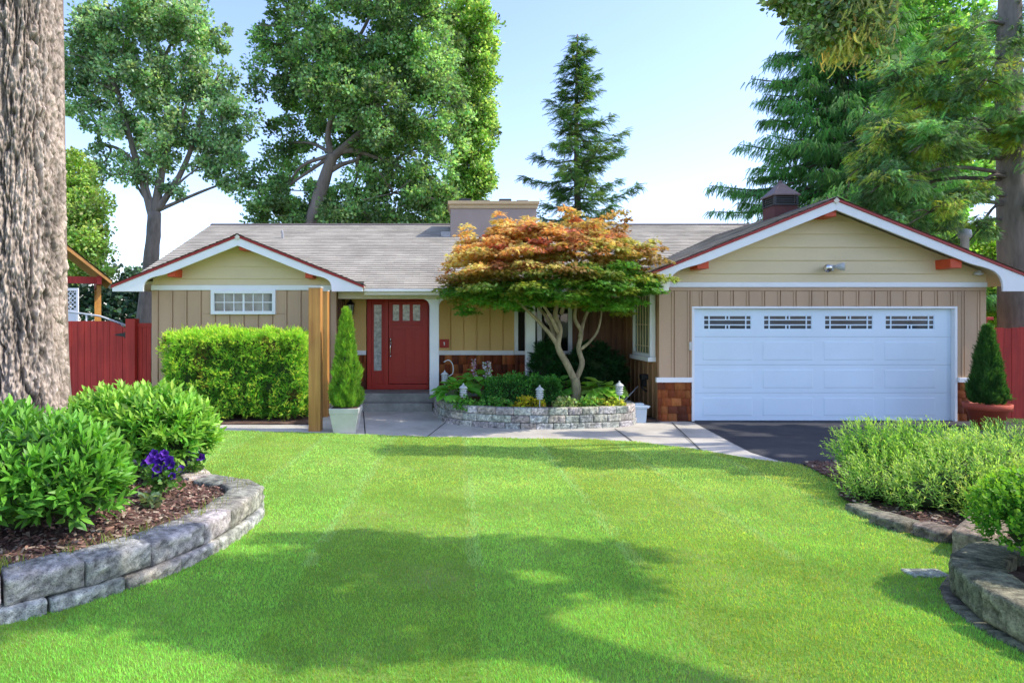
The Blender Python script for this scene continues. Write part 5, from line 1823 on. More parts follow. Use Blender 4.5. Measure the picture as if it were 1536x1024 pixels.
gy = 13.45
def gpx(px, Y=gy): return (px - CX) * Y / F
root = empty('garden_gate', (gpx(140), gy, 0)); tag(root, 'red board garden gate with a curved top and black hinge left of the house', 'gate')
m_ = MB()
x = gpx(60); x_end = gpx(190.5)
k = 0
while x < x_end - .03:
    wd = .135
    xe = min(x + wd, x_end)
    t = (xe - gpx(60)) / (x_end - gpx(60))
    ztop = H - (481.5 - CY) * gy / F - max(0, t - .80) ** 1.5 * 1.9
    ztop0 = H - (481.5 - CY) * gy / F - max(0, (x - gpx(60)) / (x_end - gpx(60)) - .80) ** 1.5 * 1.9
    pts = [(x + .003, .06), (xe - .003, .06), (xe - .003, ztop), (x + .003, ztop0)]
    m_.prism_xz(pts, gy - .012 + .004 * (k % 2), gy + .012)
    x += wd; k += 1
m_.build('gate_boards', M['red_fence'], root, bevel=.003)
m_ = MB()
for z in (.35, 1.0, 1.6):
    m_.box(gpx(60), x_end, gy + .0125, gy + .05, z, z + .09)
m_.build('gate_rail', M['red_fence'], root)
hx, hz_ = gpx(188), H - (502 - CY) * gy / F
m_ = MB().prism_xz([(hx - .20, hz_ - .012), (hx - .20, hz_ + .012), (hx, hz_ + .045), (hx, hz_ - .045)], gy - .03, gy - .013)
m_.box(hx, hx + .05, gy - .04, gy - .012, hz_ - .07, hz_ + .07)
m_.build('hinge', M['black'], root)
root = empty('gate_post', (gpx(199), gy, 0)); tag(root, 'square red gate post between the gate and the narrow fence panel', 'post')
MB().box(gpx(192), gpx(206), gy - .11, gy + .09, 0, H + (480 - 478) * gy / F).build('post_shaft', M['red_fence'], root, bevel=.006)
root = empty('fence_panel', (gpx(216), gy, 0)); tag(root, 'narrow red board fence panel against the left corner of the house', 'fence')
m_ = MB()
for k in range(3):
    a = gpx(206) + .01 + k * .093
    m_.box(a + .002, a + .089, gy + .0 + .004 * (k % 2), gy + .025, .05, 1.82)
m_.build('fence_boards', M['red_fence'], root, bevel=.003)
MB().box(gpx(206) + .005, WXL - .01, gy - .02, gy - .0005, 1.74, 1.83).build('fence_rail', M['red_fence'], root, bevel=.004)

# right fence: runs from the garage corner to the right and a little forward
root = empty('board_fence', (11.5, 12, 0)); tag(root, 'tall reddish brown board fence right of the garage', 'fence')
m_ = MB()
fa, fb = Vector((10.18, 12.1, 0)), Vector((15.6, 11.4, 0))
fd = (fb - fa); fl_ = fd.length; fd.normalize(); fn = Vector((-fd.y, fd.x, 0))
s_ = 0; k = 0
while s_ < fl_:
    p0, p1 = fa + fd * (s_ + .003), fa + fd * (s_ + .137)
    zt = H + (480 - 492.5) * 12.1 / F + .03 * s_ + random.uniform(-.012, .012)
    o_ = fn * (.004 * (k % 2)); t_ = fn * .022
    vs = [p0 + o_, p1 + o_, p1 + o_ + t_, p0 + o_ + t_]
    m_.add([(v.x, v.y, .03) for v in vs] + [(v.x, v.y, zt) for v in vs], [(0, 3, 2, 1), (4, 5, 6, 7), (0, 1, 5, 4), (1, 2, 6, 5), (2, 3, 7, 6), (3, 0, 4, 7)])
    s_ += .14; k += 1
m_.build('fence_boards', M['red_fence'], root)
MB().box(10.08, 10.24, 11.98, 12.14, 0, H + (480 - 481) * 12 / F).build('fence_post', M['red_fence'], root, bevel=.006)
MB().box(10.02, 10.30, 11.92, 12.20, H + .0, H + .06).build('post_cap', M['red_fence'], root, bevel=.01)

# open shelter in the left yard: low gable roof on posts
sr = at(42, 322, 16.4)
th = math.radians(30)
hw_ = 1.92; se_z = H + (480 - 421) * 17.36 / F
root = empty('open_shelter', (sr.x, sr.y, 0)); tag(root, 'open wooden shelter with orange board ceiling behind the red gate', 'shelter')
root.rotation_euler = (0, 0, th)
def sh(mb_, name, mat, **kw):
    o_ = mb_.build(name, mat, root, **kw); o_.location = (0, 0, 0); return o_
for s in (-1, 1):
    sh(MB().prism_xz([(0, sr.z), (s * hw_, se_z), (s * hw_, se_z - .05), (0, sr.z - .05)], .041, 4.0), 'board_ceiling', M['cedar_soffit'])
    e_ = hw_ + .03
    o_ = roof_slope('roof_shingles', (s * e_, -.02, se_z), (s * e_, 4.0, se_z), (0, 4.0, sr.z + .03), (0, -.02, sr.z + .03), root, M['roof']); o_.location = (0, 0, 0)
    sh(MB().prism_xz([(0, sr.z - .001), (s * hw_, se_z - .002), (s * hw_, se_z - .10), (0, sr.z - .12)], 0, .04), 'rake_board', M['cedar_post'])
    bx_ = s * (hw_ - .30)
    sh(MB().box(bx_ - .06, bx_ + .06, .10, 3.95, se_z - .10, se_z + .12), 'eave_beam', M['red_fence'])
    for yy in (.45, 3.7):
        sh(MB().box(bx_ - .055, bx_ + .055, yy - .055, yy + .055, 0, se_z - .101), 'shelter_post', M['cedar_soffit'])
sh(MB().box(-hw_ + .36, hw_ - .36, .30, .42, se_z - .08, se_z + .11), 'cross_beam', M['red_fence'])
root = empty('lattice_screen', at(104, 480, 16.2)); tag(root, 'white lattice screen panel under the wooden shelter', 'screen')
a, b_ = at(86, 432, 16.2), at(117, 490, 16.2)
m_ = MB()
m_.box(a.x, b_.x, 16.2, 16.24, 1.35, 1.42).box(a.x, b_.x, 16.2, 16.24, a.z - .07, a.z).box(a.x, a.x + .05, 16.2, 16.24, 0, a.z - .071).box(b_.x - .05, b_.x, 16.2, 16.24, 0, a.z - .071)
m_.box(a.x + .051, b_.x - .051, 16.2, 16.24, 2.10, 2.16)
m_.build('screen_frame', M['white'], root)
m_ = MB()
n_ = 9
for k in range(-n_, n_):
    xx = a.x + k * .11
    for sg in (1, -1):
        p0 = Vector((xx if sg > 0 else xx, 0, 2.161)); p1 = Vector((xx + .45, 0, 2.161 + .45)) if sg > 0 else Vector((xx - .45, 0, 2.161 + .45))
        q0, q1 = p0.copy(), p1.copy()
        # clip to the frame
        lo, hi = a.x + .05, b_.x - .05
        def clipx(u, v):
            if (u.x < lo and v.x < lo) or (u.x > hi and v.x > hi): return None
            def cut(s1, s2):
                t_ = 0
                if s1.x < lo: t_ = (lo - s1.x) / (s2.x - s1.x)
                elif s1.x > hi: t_ = (hi - s1.x) / (s2.x - s1.x)
                return s1.lerp(s2, t_)
            return cut(u, v), cut(v, u)
        cc = clipx(q0, q1)
        if cc and (cc[1] - cc[0]).length > .05:
            u, v = cc
            v.z = min(v.z, a.z - .071) if v.z > a.z - .071 else v.z
            dd = Vector((0, 0, .018))
            yk = 16.21 if sg > 0 else 16.219
            m_.add([(u.x, yk, u.z), (v.x, yk, v.z), (v.x, yk, v.z + .03), (u.x, yk, u.z + .03), (u.x, yk + .008, u.z), (v.x, yk + .008, v.z), (v.x, yk + .008, v.z + .03), (u.x, yk + .008, u.z + .03)],
                   [(0, 1, 2, 3), (7, 6, 5, 4), (0, 4, 5, 1), (3, 2, 6, 7)])
m_.box(a.x + .051, b_.x - .051, 16.215, 16.225, 1.43, 2.09)
m_.build('lattice', M['white'], root)
root = empty('handrail', at(150, 478, 15)); tag(root, 'thin white handrail sloping down behind the red gate', 'rail')
m_ = MB().tube([at(60, 462, 15), at(150, 474, 15), at(192, 489, 15)], [.025] * 3, 8)
m_.build('rail', M['lamp_white'], root, True)
for px, py in ((80, 465), (130, 472), (183, 486)):
    p = at(px, py, 15); m_ = MB().tube([(p.x, 15, 0), p], [.022, .022], 8); m_.build('rail_post', M['lamp_white'], root, True)

# ================================================================== TREES
def pblob(px, py, Y, rx, ry, dy=0.0, ky=.9):
    c = at(px, py, Y + dy)
    k = Y / F
    return ((c.x, c.y, c.z), (rx * k, rx * k * ky, ry * k))


def broadleaf(name, label, base, Y, limbs, blobs, n_clumps, per, clump_r, size, colr, bark, tmpl=LEAF_BROAD, **kw):
    """limbs: list of (pixel points, r0, r1) drawn at depth Y; blobs: (px, py, rx, ry[, dy])"""
    root = empty(name, base); tag(root, label, 'tree')
    m_ = MB()
    for pts, r0, r1 in limbs:
        limb(m_, [at(p[0], p[1], Y + (p[2] if len(p) > 2 else 0)) for p in pts], r0, r1, 10)
    m_.build('trunk', bark, root, True)
    B_ = [pblob(b[0], b[1], Y, b[2], b[3], b[4] if len(b) > 4 else 0) for b in blobs]
    # twigs from the limb ends into the blobs
    m_ = MB()
    r_ = random.Random(len(label))
    ends = [at(pts[-1][0], pts[-1][1], Y) for pts, a, b in limbs]
    for c, r in B_:
        e = min(ends, key=lambda v: (v - Vector(c)).length)
        limb(m_, [e, (e + Vector(c)) / 2 + Vector((r_.uniform(-.3, .3), r_.uniform(-.3, .3), .2)), c], .09, .03, 6, 4)
        for k in range(5):
            d = Vector((r_.uniform(-1, 1), r_.uniform(-1, 1), r_.uniform(-.6, 1)))
            limb(m_, [c, Vector(c) + Vector((d.x * r[0] * .5, d.y * r[1] * .5, d.z * r[2] * .5)), Vector(c) + Vector((d.x * r[0], d.y * r[1], d.z * r[2])) * .9], .035, .012, 5, 3)
    m_.build('branches', bark, root, True)
    foliage('crown', B_, n_clumps, per, clump_r, size, colr, M['leaf'], root, LEAF_DIA, gain_=3.3, **dict(dict(var=.38), **kw))
    return root


def base_at(px, py, Y):
    p = at(px, py, Y); return (p.x, p.y, 0)


broadleaf('broadleaf_tree', 'tall forked tree with an open dark green crown left of the house roof', base_at(218, 480, 28), 28,
          [([(214, 545), (218, 470), (228, 380), (232, 318)], .38, .27),
           ([(231, 330), (218, 285), (204, 240), (192, 195), (178, 140)], .20, .08),
           ([(232, 325), (240, 270), (247, 220), (250, 160), (246, 90)], .21, .08),
           ([(236, 315), (256, 285), (276, 250), (295, 200), (315, 130)], .16, .07),
           ([(208, 250), (180, 225), (150, 215)], .10, .05)],
          [(215, 30, 95, 45), (280, 60, 60, 50), (140, 45, 52, 45), (118, 115, 34, 45), (180, 105, 70, 55), (255, 130, 75, 55), (325, 120, 42, 55), (350, 175, 34, 42), (130, 165, 34, 22),
           (190, 185, 55, 35), (270, 205, 60, 32), (330, 230, 45, 30), (160, 240, 30, 18), (200, 262, 36, 14), (355, 268, 34, 16), (300, 250, 28, 16), (255, 290, 14, 12), (232, 240, 30, 22)],
          460, 130, .44, .155, (.105, .155, .085), M['bark'], shell=.25, cvar=.34, var=.42)
broadleaf('broadleaf_tree', 'huge dense green tree with a leaning pale trunk behind the roof ridge', base_at(462, 400, 26), 26,
          [([(455, 480), (464, 360), (474, 310), (487, 268), (500, 232)], .34, .23),
           ([(498, 238), (520, 218), (545, 198), (575, 190), (610, 150)], .20, .07),
           ([(498, 236), (492, 200), (505, 150), (520, 90)], .15, .06),
           ([(504, 230), (530, 226), (560, 235), (590, 245)], .13, .05),
           ([(492, 258), (510, 248), (535, 240)], .14, .06)],
          [(540, 90, 110, 90), (610, 40, 95, 70), (460, 40, 75, 60), (410, 65, 30, 30), (430, 120, 50, 45), (600, 140, 100, 80), (480, 160, 70, 60, 1.5), (430, 215, 40, 50, 2),
           (560, 215, 75, 55, 1.5), (640, 220, 70, 70), (430, 285, 60, 40, 1), (385, 312, 32, 20, 1), (520, 300, 60, 36, 1.5), (590, 290, 70, 45), (655, 300, 50, 32), (455, 325, 80, 20, 1), (560, 330, 110, 18, 1), (500, 110, 60, 50, -1.5), (560, 160, 60, 50, -2), (580, -40, 150, 60)],
          940, 150, .44, .145, (.078, .125, .052), M['bark'], shell=.30, cvar=.36, var=.42)
broadleaf('broadleaf_tree', 'lighter green tall tree at the right side of the huge one, left of the chimney', base_at(700, 400, 30), 30,
          [([(690, 500), (692, 380), (696, 300), (698, 200), (700, 80)], .32, .10)],
          [(700, 40, 40, 45), (706, 110, 38, 50), (708, 190, 34, 50), (706, 255, 36, 40), (690, 310, 34, 30), (722, 80, 22, 26), (722, 268, 22, 22), (726, 180, 18, 26), (672, 330, 20, 20)],
          420, 110, .42, .15, (.12, .18, .055), M['bark'], shell=.5, cvar=.3)
broadleaf('broadleaf_tree', 'pale green tree seen between the big trunk and the forked tree', base_at(95, 480, 24), 24,
          [([(96, 520), (96, 420), (98, 330)], .22, .10)],
          [(105, 265, 34, 34), (120, 310, 36, 40), (128, 360, 32, 34), (80, 330, 40, 70), (100, 390, 46, 30), (146, 398, 16, 20), (140, 335, 16, 24)],
          320, 100, .4, .13, (.14, .20, .06), M['bark'], shell=.5, cvar=.28)


def conifer(name, label, x, y, z_top, z_low, r_low, n_br, spr, size, colr, bark, trunk_r, droop=.35, lift=.25, tmpl=SPRAY, hang=.25, power=.8, gaps=.25, seed=1, tipcol=None, side=None, rvar=.35, mat=None, ztrunk=None, thick=.16):
    root = empty(name, (x, y, 0)); tag(root, label, 'tree')
    r_ = random.Random(seed)
    m_ = MB()
    limb(m_, [(x, y, -.1), (x + .05, y, z_top * .35), (x - .04, y, z_top * .7), (x, y, z_top)], trunk_r, .03, 12)
    m_.build('trunk', bark, root, True)
    m_ = MB()
    P, A, Nn, S, C = [], [], [], [], []
    for k in range(n_br):
        t = (k + r_.random()) / n_br
        t = t ** .85
        z = z_low + (z_top - z_low) * t * .99
        Lb = (r_low * (1 - t) ** power + .18) * r_.uniform(1 - rvar, 1 + rvar * .5)
        if r_.random() < gaps: Lb *= .55
        a = k * 2.399 + r_.uniform(-.5, .5)
        if side is not None:
            Lb *= 1 + side[1] * math.cos(a - side[0])
        d = Vector((math.cos(a), math.sin(a), 0))
        st = Vector((x, y, z))
        mid = st + d * Lb * .55 + Vector((0, 0, -droop * Lb * .5 + lift * Lb * .15))
        end = st + d * Lb + Vector((0, 0, -droop * Lb * .7 + lift * Lb * .5))
        s_ = spline([st, mid, end], 5)
        m_.tube(s_, [max(.008, .016 * Lb + .012) * (1 - .8 * i / (len(s_) - 1)) for i in range(len(s_))], 5)
        m = int(spr * (Lb / r_low) ** 1.0) + 8
        tone = r_.uniform(.62, 1.4)
        tt = np.clip(rng.random(m) ** .75, .08, 1)
        si = np.array([np.array(v) for v in s_]); fi = tt * (len(s_) - 1); i0 = np.minimum(fi.astype(int), len(s_) - 2); fr = (fi - i0)[:, None]
        p = si[i0] * (1 - fr) + si[i0 + 1] * fr
        sd_ = rng.choice([-1, 1], m)
        perp = np.array([-d.y, d.x, 0])
        wdt = thick * Lb * np.sqrt(np.clip(1.05 - tt, .1, 1)) * (.5 + tt)
        p = p + perp * (sd_ * rng.random(m) * wdt)[:, None] + rng.normal(0, .04 * size * 4, (m, 3))
        ax = np.array(d) * .8 + perp * (sd_ * .55)[:, None] + np.array([0, 0, -hang]) + rng.normal(0, .3, (m, 3))
        P.append(p); A.append(ax); Nn.append(rng.normal(0, .35, (m, 3)) + np.array([0, 0, 1.0]))
        S.append(size * (.55 + .75 * rng.random(m)))
        c = shade_cols(np.array(colr) * 2.0, m, .22) * tone
        if tipcol is not None:
            f = (np.clip((tt - .55) * 2, 0, 1) * r_.uniform(.2, 1))[:, None]
            c = c * (1 - f) + shade_cols(np.array(tipcol) * 1.6, m, .2) * f
        C.append(c)
    m_.build('branches', bark, root, True)
    P, A, Nn, S, C = map(np.concatenate, (P, A, Nn, S, C))
    instance('crown', tmpl, P, frames(A, Nn), S, np.clip(C, 0, .9), mat or M['needle'], root)
    return root


# spruce behind the house
ty = 24.0
tx = at(866, 300, ty).x
conifer('spruce_tree', 'narrow pointed spruce with sparse layered branches behind the small maple', tx, ty, at(868, 52, ty).z, 3.0, 2.75, 112, 190, .33, (.055, .115, .038), M['bark_dark'], .20, .30, .62, SPRAY, .15, .8, .35, 4, (.17, .24, .06), rvar=.45, thick=.2)
# cedar behind the garage
ty = 21.0
tx = at(1262, 300, ty).x
conifer('cedar_tree', 'broad conical green cedar behind the garage roof', tx, ty, at(1275, -120, ty).z, 2.2, 4.7, 300, 300, .30, (.060, .150, .045), M['bark_dark'], .40, .42, .35, SPRAY_LONG, .75, .70, .06, 9, (.14, .30, .06), thick=.2)
# large tree at the right fence
tx, ty = 11.55, 12.95
root = empty('pine_tree', (tx, ty, 0)); tag(root, 'large tree with drooping blue green sprays and a dark trunk behind the right fence', 'tree')
m_ = MB()
limb(m_, [(tx + .25, ty, -.1), (tx + .12, ty, 2.2), (tx, ty, 4.5), (tx - .05, ty, 8), (tx + .1, ty, 12)], .37, .14, 14)
m_.build('trunk', M['bark'], root, True)
PB = [(1330, 205, 55, 40), (1400, 150, 60, 42), (1360, 265, 66, 40), (1430, 215, 55, 46), (1312, 300, 36, 24), (1395, 318, 56, 22), (1480, 120, 55, 48), (1500, 205, 42, 36), (1340, 332, 44, 16), (1456, 292, 36, 18), (1525, 50, 50, 55), (1440, 60, 44, 40),
      (1350, 120, 44, 36), (1300, 250, 36, 28), (1470, 340, 30, 14), (1560, 180, 50, 60), (1580, 300, 50, 40), (1420, 365, 26, 10), (1390, 215, 50, 36, -.8), (1330, 275, 40, 26, -.9)]
m_ = MB()
r_ = random.Random(3)
PBW = [pblob(b_[0], b_[1], 12.6, b_[2], b_[3], b_[4] if len(b_) > 4 else r_.uniform(-.5, .5), 1.0) for b_ in PB]
for c, r in PBW:
    c = Vector(c); st = Vector((tx, ty, c.z + .45))
    limb(m_, [st, (st + c) / 2 + Vector((0, 0, .22)), c, c + (c - st).normalized() * r[0] * .8 + Vector((0, 0, -.15))], .045, .010, 6, 4)
    for k in range(4):
        d = Vector((r_.uniform(-1, 1) * r[0], r_.uniform(-1, 1) * r[1], r_.uniform(-.9, .5) * r[2]))
        limb(m_, [c, c + d * .5 + Vector((0, 0, .05)), c + d], .014, .005, 4, 3)
m_.build('branches', M['bark_dark'], root, True)
P, D, CI, nc = clump_points(PBW, 430, 84, .22, .25, .6)
n = len(P)
ax = norm(D * np.array([1, 1, .3]) + np.array([-.15, 0, -.55]) + rng.normal(0, .4, (n, 3)))
C = shade_cols((.20, .36, .14), n, .34) * np.clip(1 + rng.normal(0, .35, nc), .45, 1.8)[CI][:, None]
mk = rng.random(nc)[CI] < .22
C[mk] = shade_cols((.46, .55, .10), mk.sum(), .25)
instance('crown', SPRAY, P, frames(ax, rng.normal(0, .5, (n, 3)) + np.array([0, -.3, 1.])), .085 + .085 * rng.random(n), np.clip(C, 0, .9), M['needle'], root)
broadleaf('broadleaf_tree', 'yellow green bushy tree behind the right fence and garage eave', base_at(1475, 480, 19), 19,
          [([(1470, 560), (1470, 470), (1468, 420)], .16, .08)],
          [(1450, 385, 40, 34), (1490, 365, 36, 30), (1480, 425, 44, 40), (1505, 455, 40, 36), (1415, 345, 30, 24), (1535, 400, 40, 60)],
          260, 100, .33, .11, (.16, .24, .05), M['bark'], shell=.5)
broadleaf('broadleaf_tree', 'mixed green tree filling the gap between the cedar and the pine', base_at(1390, 400, 25), 25,
          [([(1392, 520), (1392, 380), (1395, 250), (1400, 120)], .3, .12), ([(1395, 250), (1420, 190), (1440, 120)], .14, .06)],
          [(1390, 90, 70, 60), (1340, 40, 70, 60), (1430, 170, 60, 60), (1350, 170, 60, 60), (1400, 250, 70, 50), (1320, 260, 60, 50), (1450, 60, 40, 50), (1450, 270, 40, 45), (1370, 320, 70, 30), (1400, -20, 80, 50)],
          480, 120, .46, .15, (.10, .18, .05), M['bark'], shell=.5, cvar=.35)

# tall mossy conifer just outside the right frame edge: its bough hangs into view and its crown shades the lawn
bx, by = 9.0, 1.1
root = empty('mossy_tree', (bx, by, 0)); tag(root, 'mossy tree whose drooping bough hangs into the view at the top right', 'tree')
m_ = MB()
limb(m_, [(bx, by, -.1), (bx - .1, by, 3.0), (bx - .2, by + .1, 5.6), (bx - .6, by + .3, 7.2)], .32, .12, 14)
m_.build('trunk', M['bark_moss'], root, True)
m_ = MB()
Bq = lambda px, py, Y=4.6: at(px, py, Y)
SH = math.cos(SUN_EL) / math.sin(SUN_EL)
def above(x, y, z):          # the point of the crown that stands towards the sun from a patch of lawn
    return (x + z * SH * math.cos(SUN_AZ), y + z * SH * math.sin(SUN_AZ), z)
BB = [(above(*p), r) for p, r in (((-.55, 4.5, 6.3), (.75, .50, .42)), ((-1.5, 4.15, 6.0), (.55, .42, .36)), ((.25, 4.6, 6.5), (.60, .36, .34)), ((.85, 4.5, 6.8), (.38, .22, .22)),
      ((-.3, 3.8, 6.2), (.70, .45, .40)), ((-1.2, 3.5, 6.0), (.50, .34, .34)), ((.15, 3.3, 6.4), (.30, .20, .2)), ((-.75, 3.2, 6.1), (.36, .22, .24)), ((.75, 4.05, 6.9), (.26, .22, .2)), ((-2.0, 3.7, 5.9), (.40, .30, .26)), ((-2.2, 4.3, 5.9), (.25, .18, .2)), ((-2.55, 3.7, 6.2), (.40, .26, .26)), ((-2.9, 3.4, 6.2), (.3, .2, .2)))]
limb(m_, [(bx - .5, by + .2, 6.9), BB[6][0], BB[4][0], BB[0][0], (3.9, 4.5, 5.0), Bq(1278, -20), Bq(1277, 35), Bq(1274, 75)], .20, .05, 10)
limb(m_, [(3.9, 4.5, 5.0), Bq(1240, -60), Bq(1195, -10), Bq(1150, 5)], .08, .015, 7)
limb(m_, [BB[4][0], BB[5][0], BB[9][0]], .08, .02, 7)
limb(m_, [BB[4][0], BB[8][0], BB[2][0], BB[3][0]], .08, .02, 7)
limb(m_, [BB[0][0], BB[1][0], BB[10][0]], .07, .02, 7)
m_.build('limbs', M['bark_moss'], root, True)
foliage('crown', BB, 215, 46, .19, .10, (.16, .30, .07), M['leaf'], root, LEAF_BROAD, shell=.2)
# hanging moss and foliage of the visible bough
HB = [(( *Bq(1285, 10), ), (.22, .22, .20)), ((*Bq(1262, 45),), (.17, .16, .15)), ((*Bq(1300, 55),), (.15, .15, .15)), ((*Bq(1215, -5),), (.20, .17, .11)), ((*Bq(1170, -5),), (.14, .14, .08)), ((*Bq(1235, 30),), (.16, .16, .10)), ((*Bq(1228, 62),), (.10, .1, .10))]
foliage('bough_foliage', HB, 230, 34, .08, .036, (.34, .44, .24), M['leaf'], root, LEAF_BROAD, shell=.3)
n = 800
tt = rng.random(n)
P = np.array([np.array(Bq(1278, -20)) * (1 - t) + np.array(Bq(1272, 80)) * t for t in tt]) + rng.normal(0, 1, (n, 3)) * np.array([.11, .11, .04])
c1 = shade_cols((.34, .36, .14), n, .25); c2 = shade_cols((.50, .40, .12), n, .25); f = (tt * (.4 + .6 * rng.random(n)))[:, None]
instance('hanging_moss', SPRAY_LONG, P, frames(np.array([0, 0, -1.0]) + rng.normal(0, .28, (n, 3)), rng.normal(0, 1, (n, 3))), .04 + .075 * rng.random(n), (c1 * (1 - f) + c2 * f) * 1.5, M['needle'], root)

# distant wood
fb = [pblob(x, y, 62, rx, ry) for x, y, rx, ry in ((178, 440, 28, 36), (205, 425, 26, 40), (232, 450, 30, 34), (150, 455, 30, 26), (118, 440, 34, 36), (80, 430, 40, 44), (262, 440, 26, 36), (20, 430, 50, 50), (-50, 430, 60, 60), (190, 470, 40, 14), (240, 474, 40, 12))]
o = foliage('far_wood', fb, 300, 40, 1.0, .42, (.085, .15, .095), M['leaf'], None, LEAF_BROAD, shell=.4)
tag(o, 'hazy blue green wood far away behind the left gate and shelter', 'trees', kind='stuff')
fb = [pblob(x, y, 62, rx, ry) for x, y, rx, ry in ((320, 440, 60, 50), (430, 440, 60, 60), (540, 440, 70, 56), (660, 440, 70, 58), (780, 440, 70, 54), (900, 440, 70, 60), (1020, 440, 70, 56), (1140, 440, 70, 60), (1260, 440, 70, 60), (1390, 435, 70, 60), (1520, 430, 80, 66), (1650, 430, 80, 70))]
o = foliage('far_wood', fb, 320, 36, 1.3, .55, (.07, .13, .06), M['leaf'], None, LEAF_BROAD, shell=.4)
tag(o, 'continuous far wood standing low behind the house', 'trees', kind='stuff')

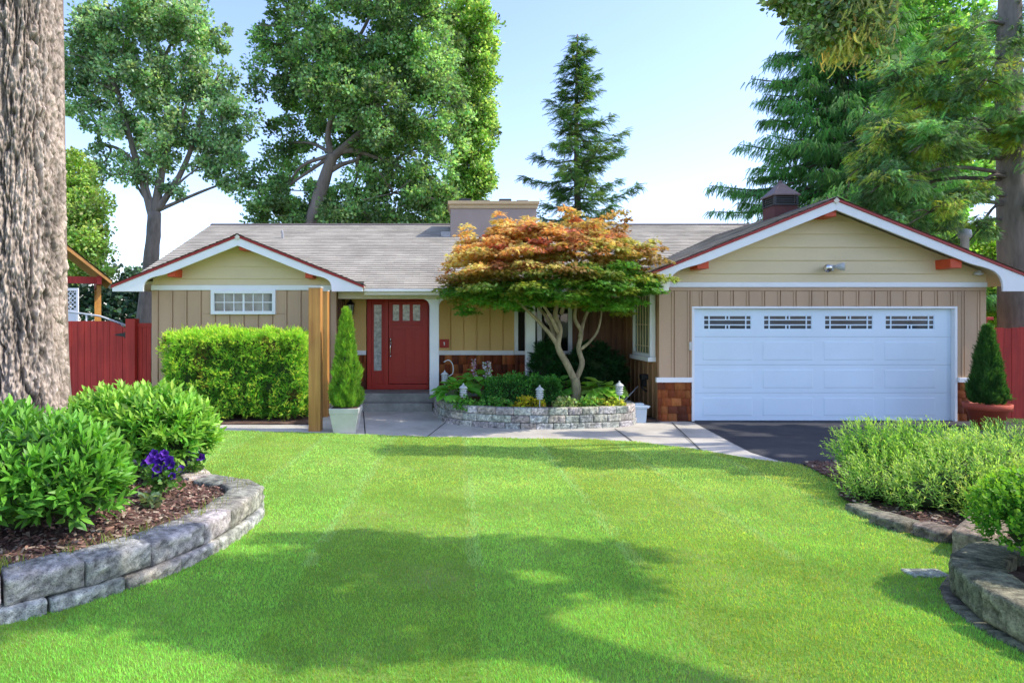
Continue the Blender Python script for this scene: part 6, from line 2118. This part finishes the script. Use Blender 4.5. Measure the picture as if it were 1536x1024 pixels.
# big fir trunk
def fir():
    x0, y0 = -4.79, 7.05
    root = empty('fir_tree', (x0, y0, .2)); tag(root, 'massive fir trunk with deeply furrowed bark at the left frame edge', 'tree')
    nth, nz = 480, 560
    zs = np.linspace(.05, 8.5, nz)
    V = np.zeros((nz, nth, 3)); C = np.zeros((nz, nth, 3))
    for i, z in enumerate(zs):
        R0 = .505 - .012 * (z - 1) + .20 * math.exp(-max(0, z - .25) * 2.6)
        wob = z * 1.0
        for k in range(nth):
            a = 2 * pi * k / nth
            cx_, sx_ = math.cos(a), math.sin(a)
            if sx_ > .55:           # back of the trunk: no need for fine bark
                V[i, k] = (x0 + R0 * cx_, y0 + R0 * sx_, z); C[i, k] = (.25, .2, .16); continue
            q = Vector((cx_ * 4.8, sx_ * 4.8, z * 1.45))
            wv = Vector((noise.noise(q * .9), noise.noise(q * .9 + Vector((5, 5, 5))), noise.noise(q * .7 + Vector((9, 1, 4)))))
            d1 = noise.voronoi(q + wv * 1.5)[0]
            e1 = min(1, (d1[1] - d1[0]) * 3.4)
            q3 = Vector((cx_ * 10, sx_ * 10, z * 6.5)) + wv * 3.0
            d2 = noise.voronoi(q3)[0]
            e2 = min(1, (d2[1] - d2[0]) * 2.6)
            n1 = noise.noise(Vector((cx_ * 2.6, sx_ * 2.6, z * .8)))
            n2 = noise.noise(Vector((cx_ * 16, sx_ * 16, z * 11)))
            n3 = noise.noise(Vector((cx_ * 36, sx_ * 36, z * 30)))
            mk_ = min(1, max(0, noise.noise(Vector((cx_ * 6, sx_ * 6, z * 2.6)) + Vector((31, 2, 7))) * 3.2 + .25))
            e1 = e1 + (1 - e1) * mk_ * .85
            fur, fur2 = e1 ** .55, e2 ** .7
            ck = 1 if noise.noise(Vector((cx_ * 9, sx_ * 9, z * 3.2)) + Vector((7, 7, 7))) > -.05 else .35
            h = .055 * fur + .026 * fur2 * fur * ck + .034 * n2 + .020 * n3 + .025 * n1
            R = R0 - .095 + h
            V[i, k] = (x0 + R * cx_, y0 + R * sx_, z)
            d = .24 + .62 * fur * (.45 + .55 * fur2) + .16 * fur
            w_ = noise.noise(Vector((cx_ * 2, sx_ * 2, z * 1.4)) + Vector((20, 3, 3)))
            warm = .5 + .5 * noise.noise(Vector((cx_ * 7, sx_ * 7, z * 4)) + Vector((2, 30, 3)))
            fur2 = fur2 * ck + (1 - ck) * .8
            c = (np.array([.42, .355, .295]) * (1 - warm) + np.array([.44, .345, .265]) * warm) * d * (1 + .30 * w_ + .55 * n2 + .5 * n3)
            C[i, k] = np.clip(c, .02, .8)
    idx = np.arange(nz * nth).reshape(nz, nth)
    j = np.roll(idx, -1, axis=1)
    f = np.stack([idx[:-1], j[:-1], j[1:], idx[1:]], -1).reshape(-1, 4)
    np_mesh('trunk', V.reshape(-1, 3), [f], C.reshape(-1, 3), M['fir_bark'], root, True)
    P, A, S = [], [], []
    m_ = MB()
    for k in range(26):
        a = k * 2.4; z = 6.9 + 1.5 * (k / 26); Lb = 2.4 - 1.2 * (k / 26)
        d = Vector((math.cos(a), math.sin(a), 0))
        if d.x > .55 and d.y < .2: continue
        st = Vector((x0, y0, z)); en = st + d * Lb + Vector((0, 0, -.2)) + Vector((0, 0, .6))
        m_.tube([st, (st + en) / 2 + Vector((0, 0, .12)), en], [.06, .04, .015], 6)
        for q in range(40):
            t = random.uniform(.25, 1); P.append(st.lerp(en, t) + Vector((random.uniform(-.3, .3), random.uniform(-.3, .3), random.uniform(-.08, .15)))); A.append(tuple(d + Vector((random.uniform(-.8, .8), random.uniform(-.8, .8), -.2)))); S.append(random.uniform(.2, .4))
    m_.build('branches', M['bark_dark'], root, True)
    n = len(P)
    instance('crown', SPRAY, np.array([tuple(p) for p in P]), frames(np.array(A), rng.normal(0, .3, (n, 3)) + np.array([0, 0, 1.])), np.array(S), shade_cols((.05, .11, .04), n, .2), M['needle'], root)


fir()

# broad tree across the driveway, beyond the right frame edge: it shades the drive and the far edge of the lawn
bx, by = 13.4, 9.3
root = empty('driveway_tree', (bx, by, 0)); tag(root, 'spreading tree across the driveway just beyond the right edge of the view', 'tree')
m_ = MB()
limb(m_, [(bx, by, -.1), (bx - .1, by, 3.0), (bx - .4, by + .1, 6.2), (bx - .9, by, 8.6)], .30, .12, 12)
BB = [(above(*p), r) for p, r in (((.0, 9.0, 8.0), (.9, .30, .3)), ((1.3, 8.8, 8.0), (.8, .36, .3)), ((2.4, 8.5, 8.2), (.9, .42, .4)), ((3.3, 8.2, 7.8), (.8, .45, .4)), ((4.3, 8.0, 8.0), (.8, .50, .4)), ((4.9, 7.3, 7.6), (.6, .45, .4)), ((3.9, 7.5, 7.7), (.5, .22, .3)), ((1.9, 8.0, 7.7), (.45, .14, .3)),
      ((-.6, 8.9, 8.0), (.5, .10, .2)), ((5.5, 9.4, 8.4), (1.0, .7, .6)), ((6.8, 10.3, 8.2), (1.1, .7, .6)), ((7.6, 9.2, 8.4), (1.1, .8, .6)), ((5.9, 10.9, 8.0), (.8, .4, .5)), ((4.2, 10.6, 8.0), (.5, .22, .3)), ((2.6, 10.5, 8.0), (.5, .14, .3)))]
for c, r in BB:
    limb(m_, [(bx - .5, by + .1, 6.6), (Vector((bx - .6, by, 7.8)) + Vector(c)) / 2 + Vector((0, 0, .3)), c], .10, .02, 6)
m_.build('trunk', M['bark'], root, True)
foliage('crown', BB, 620, 46, .22, .13, (.16, .28, .06), M['leaf'], root, LEAF_BROAD, shell=.35)
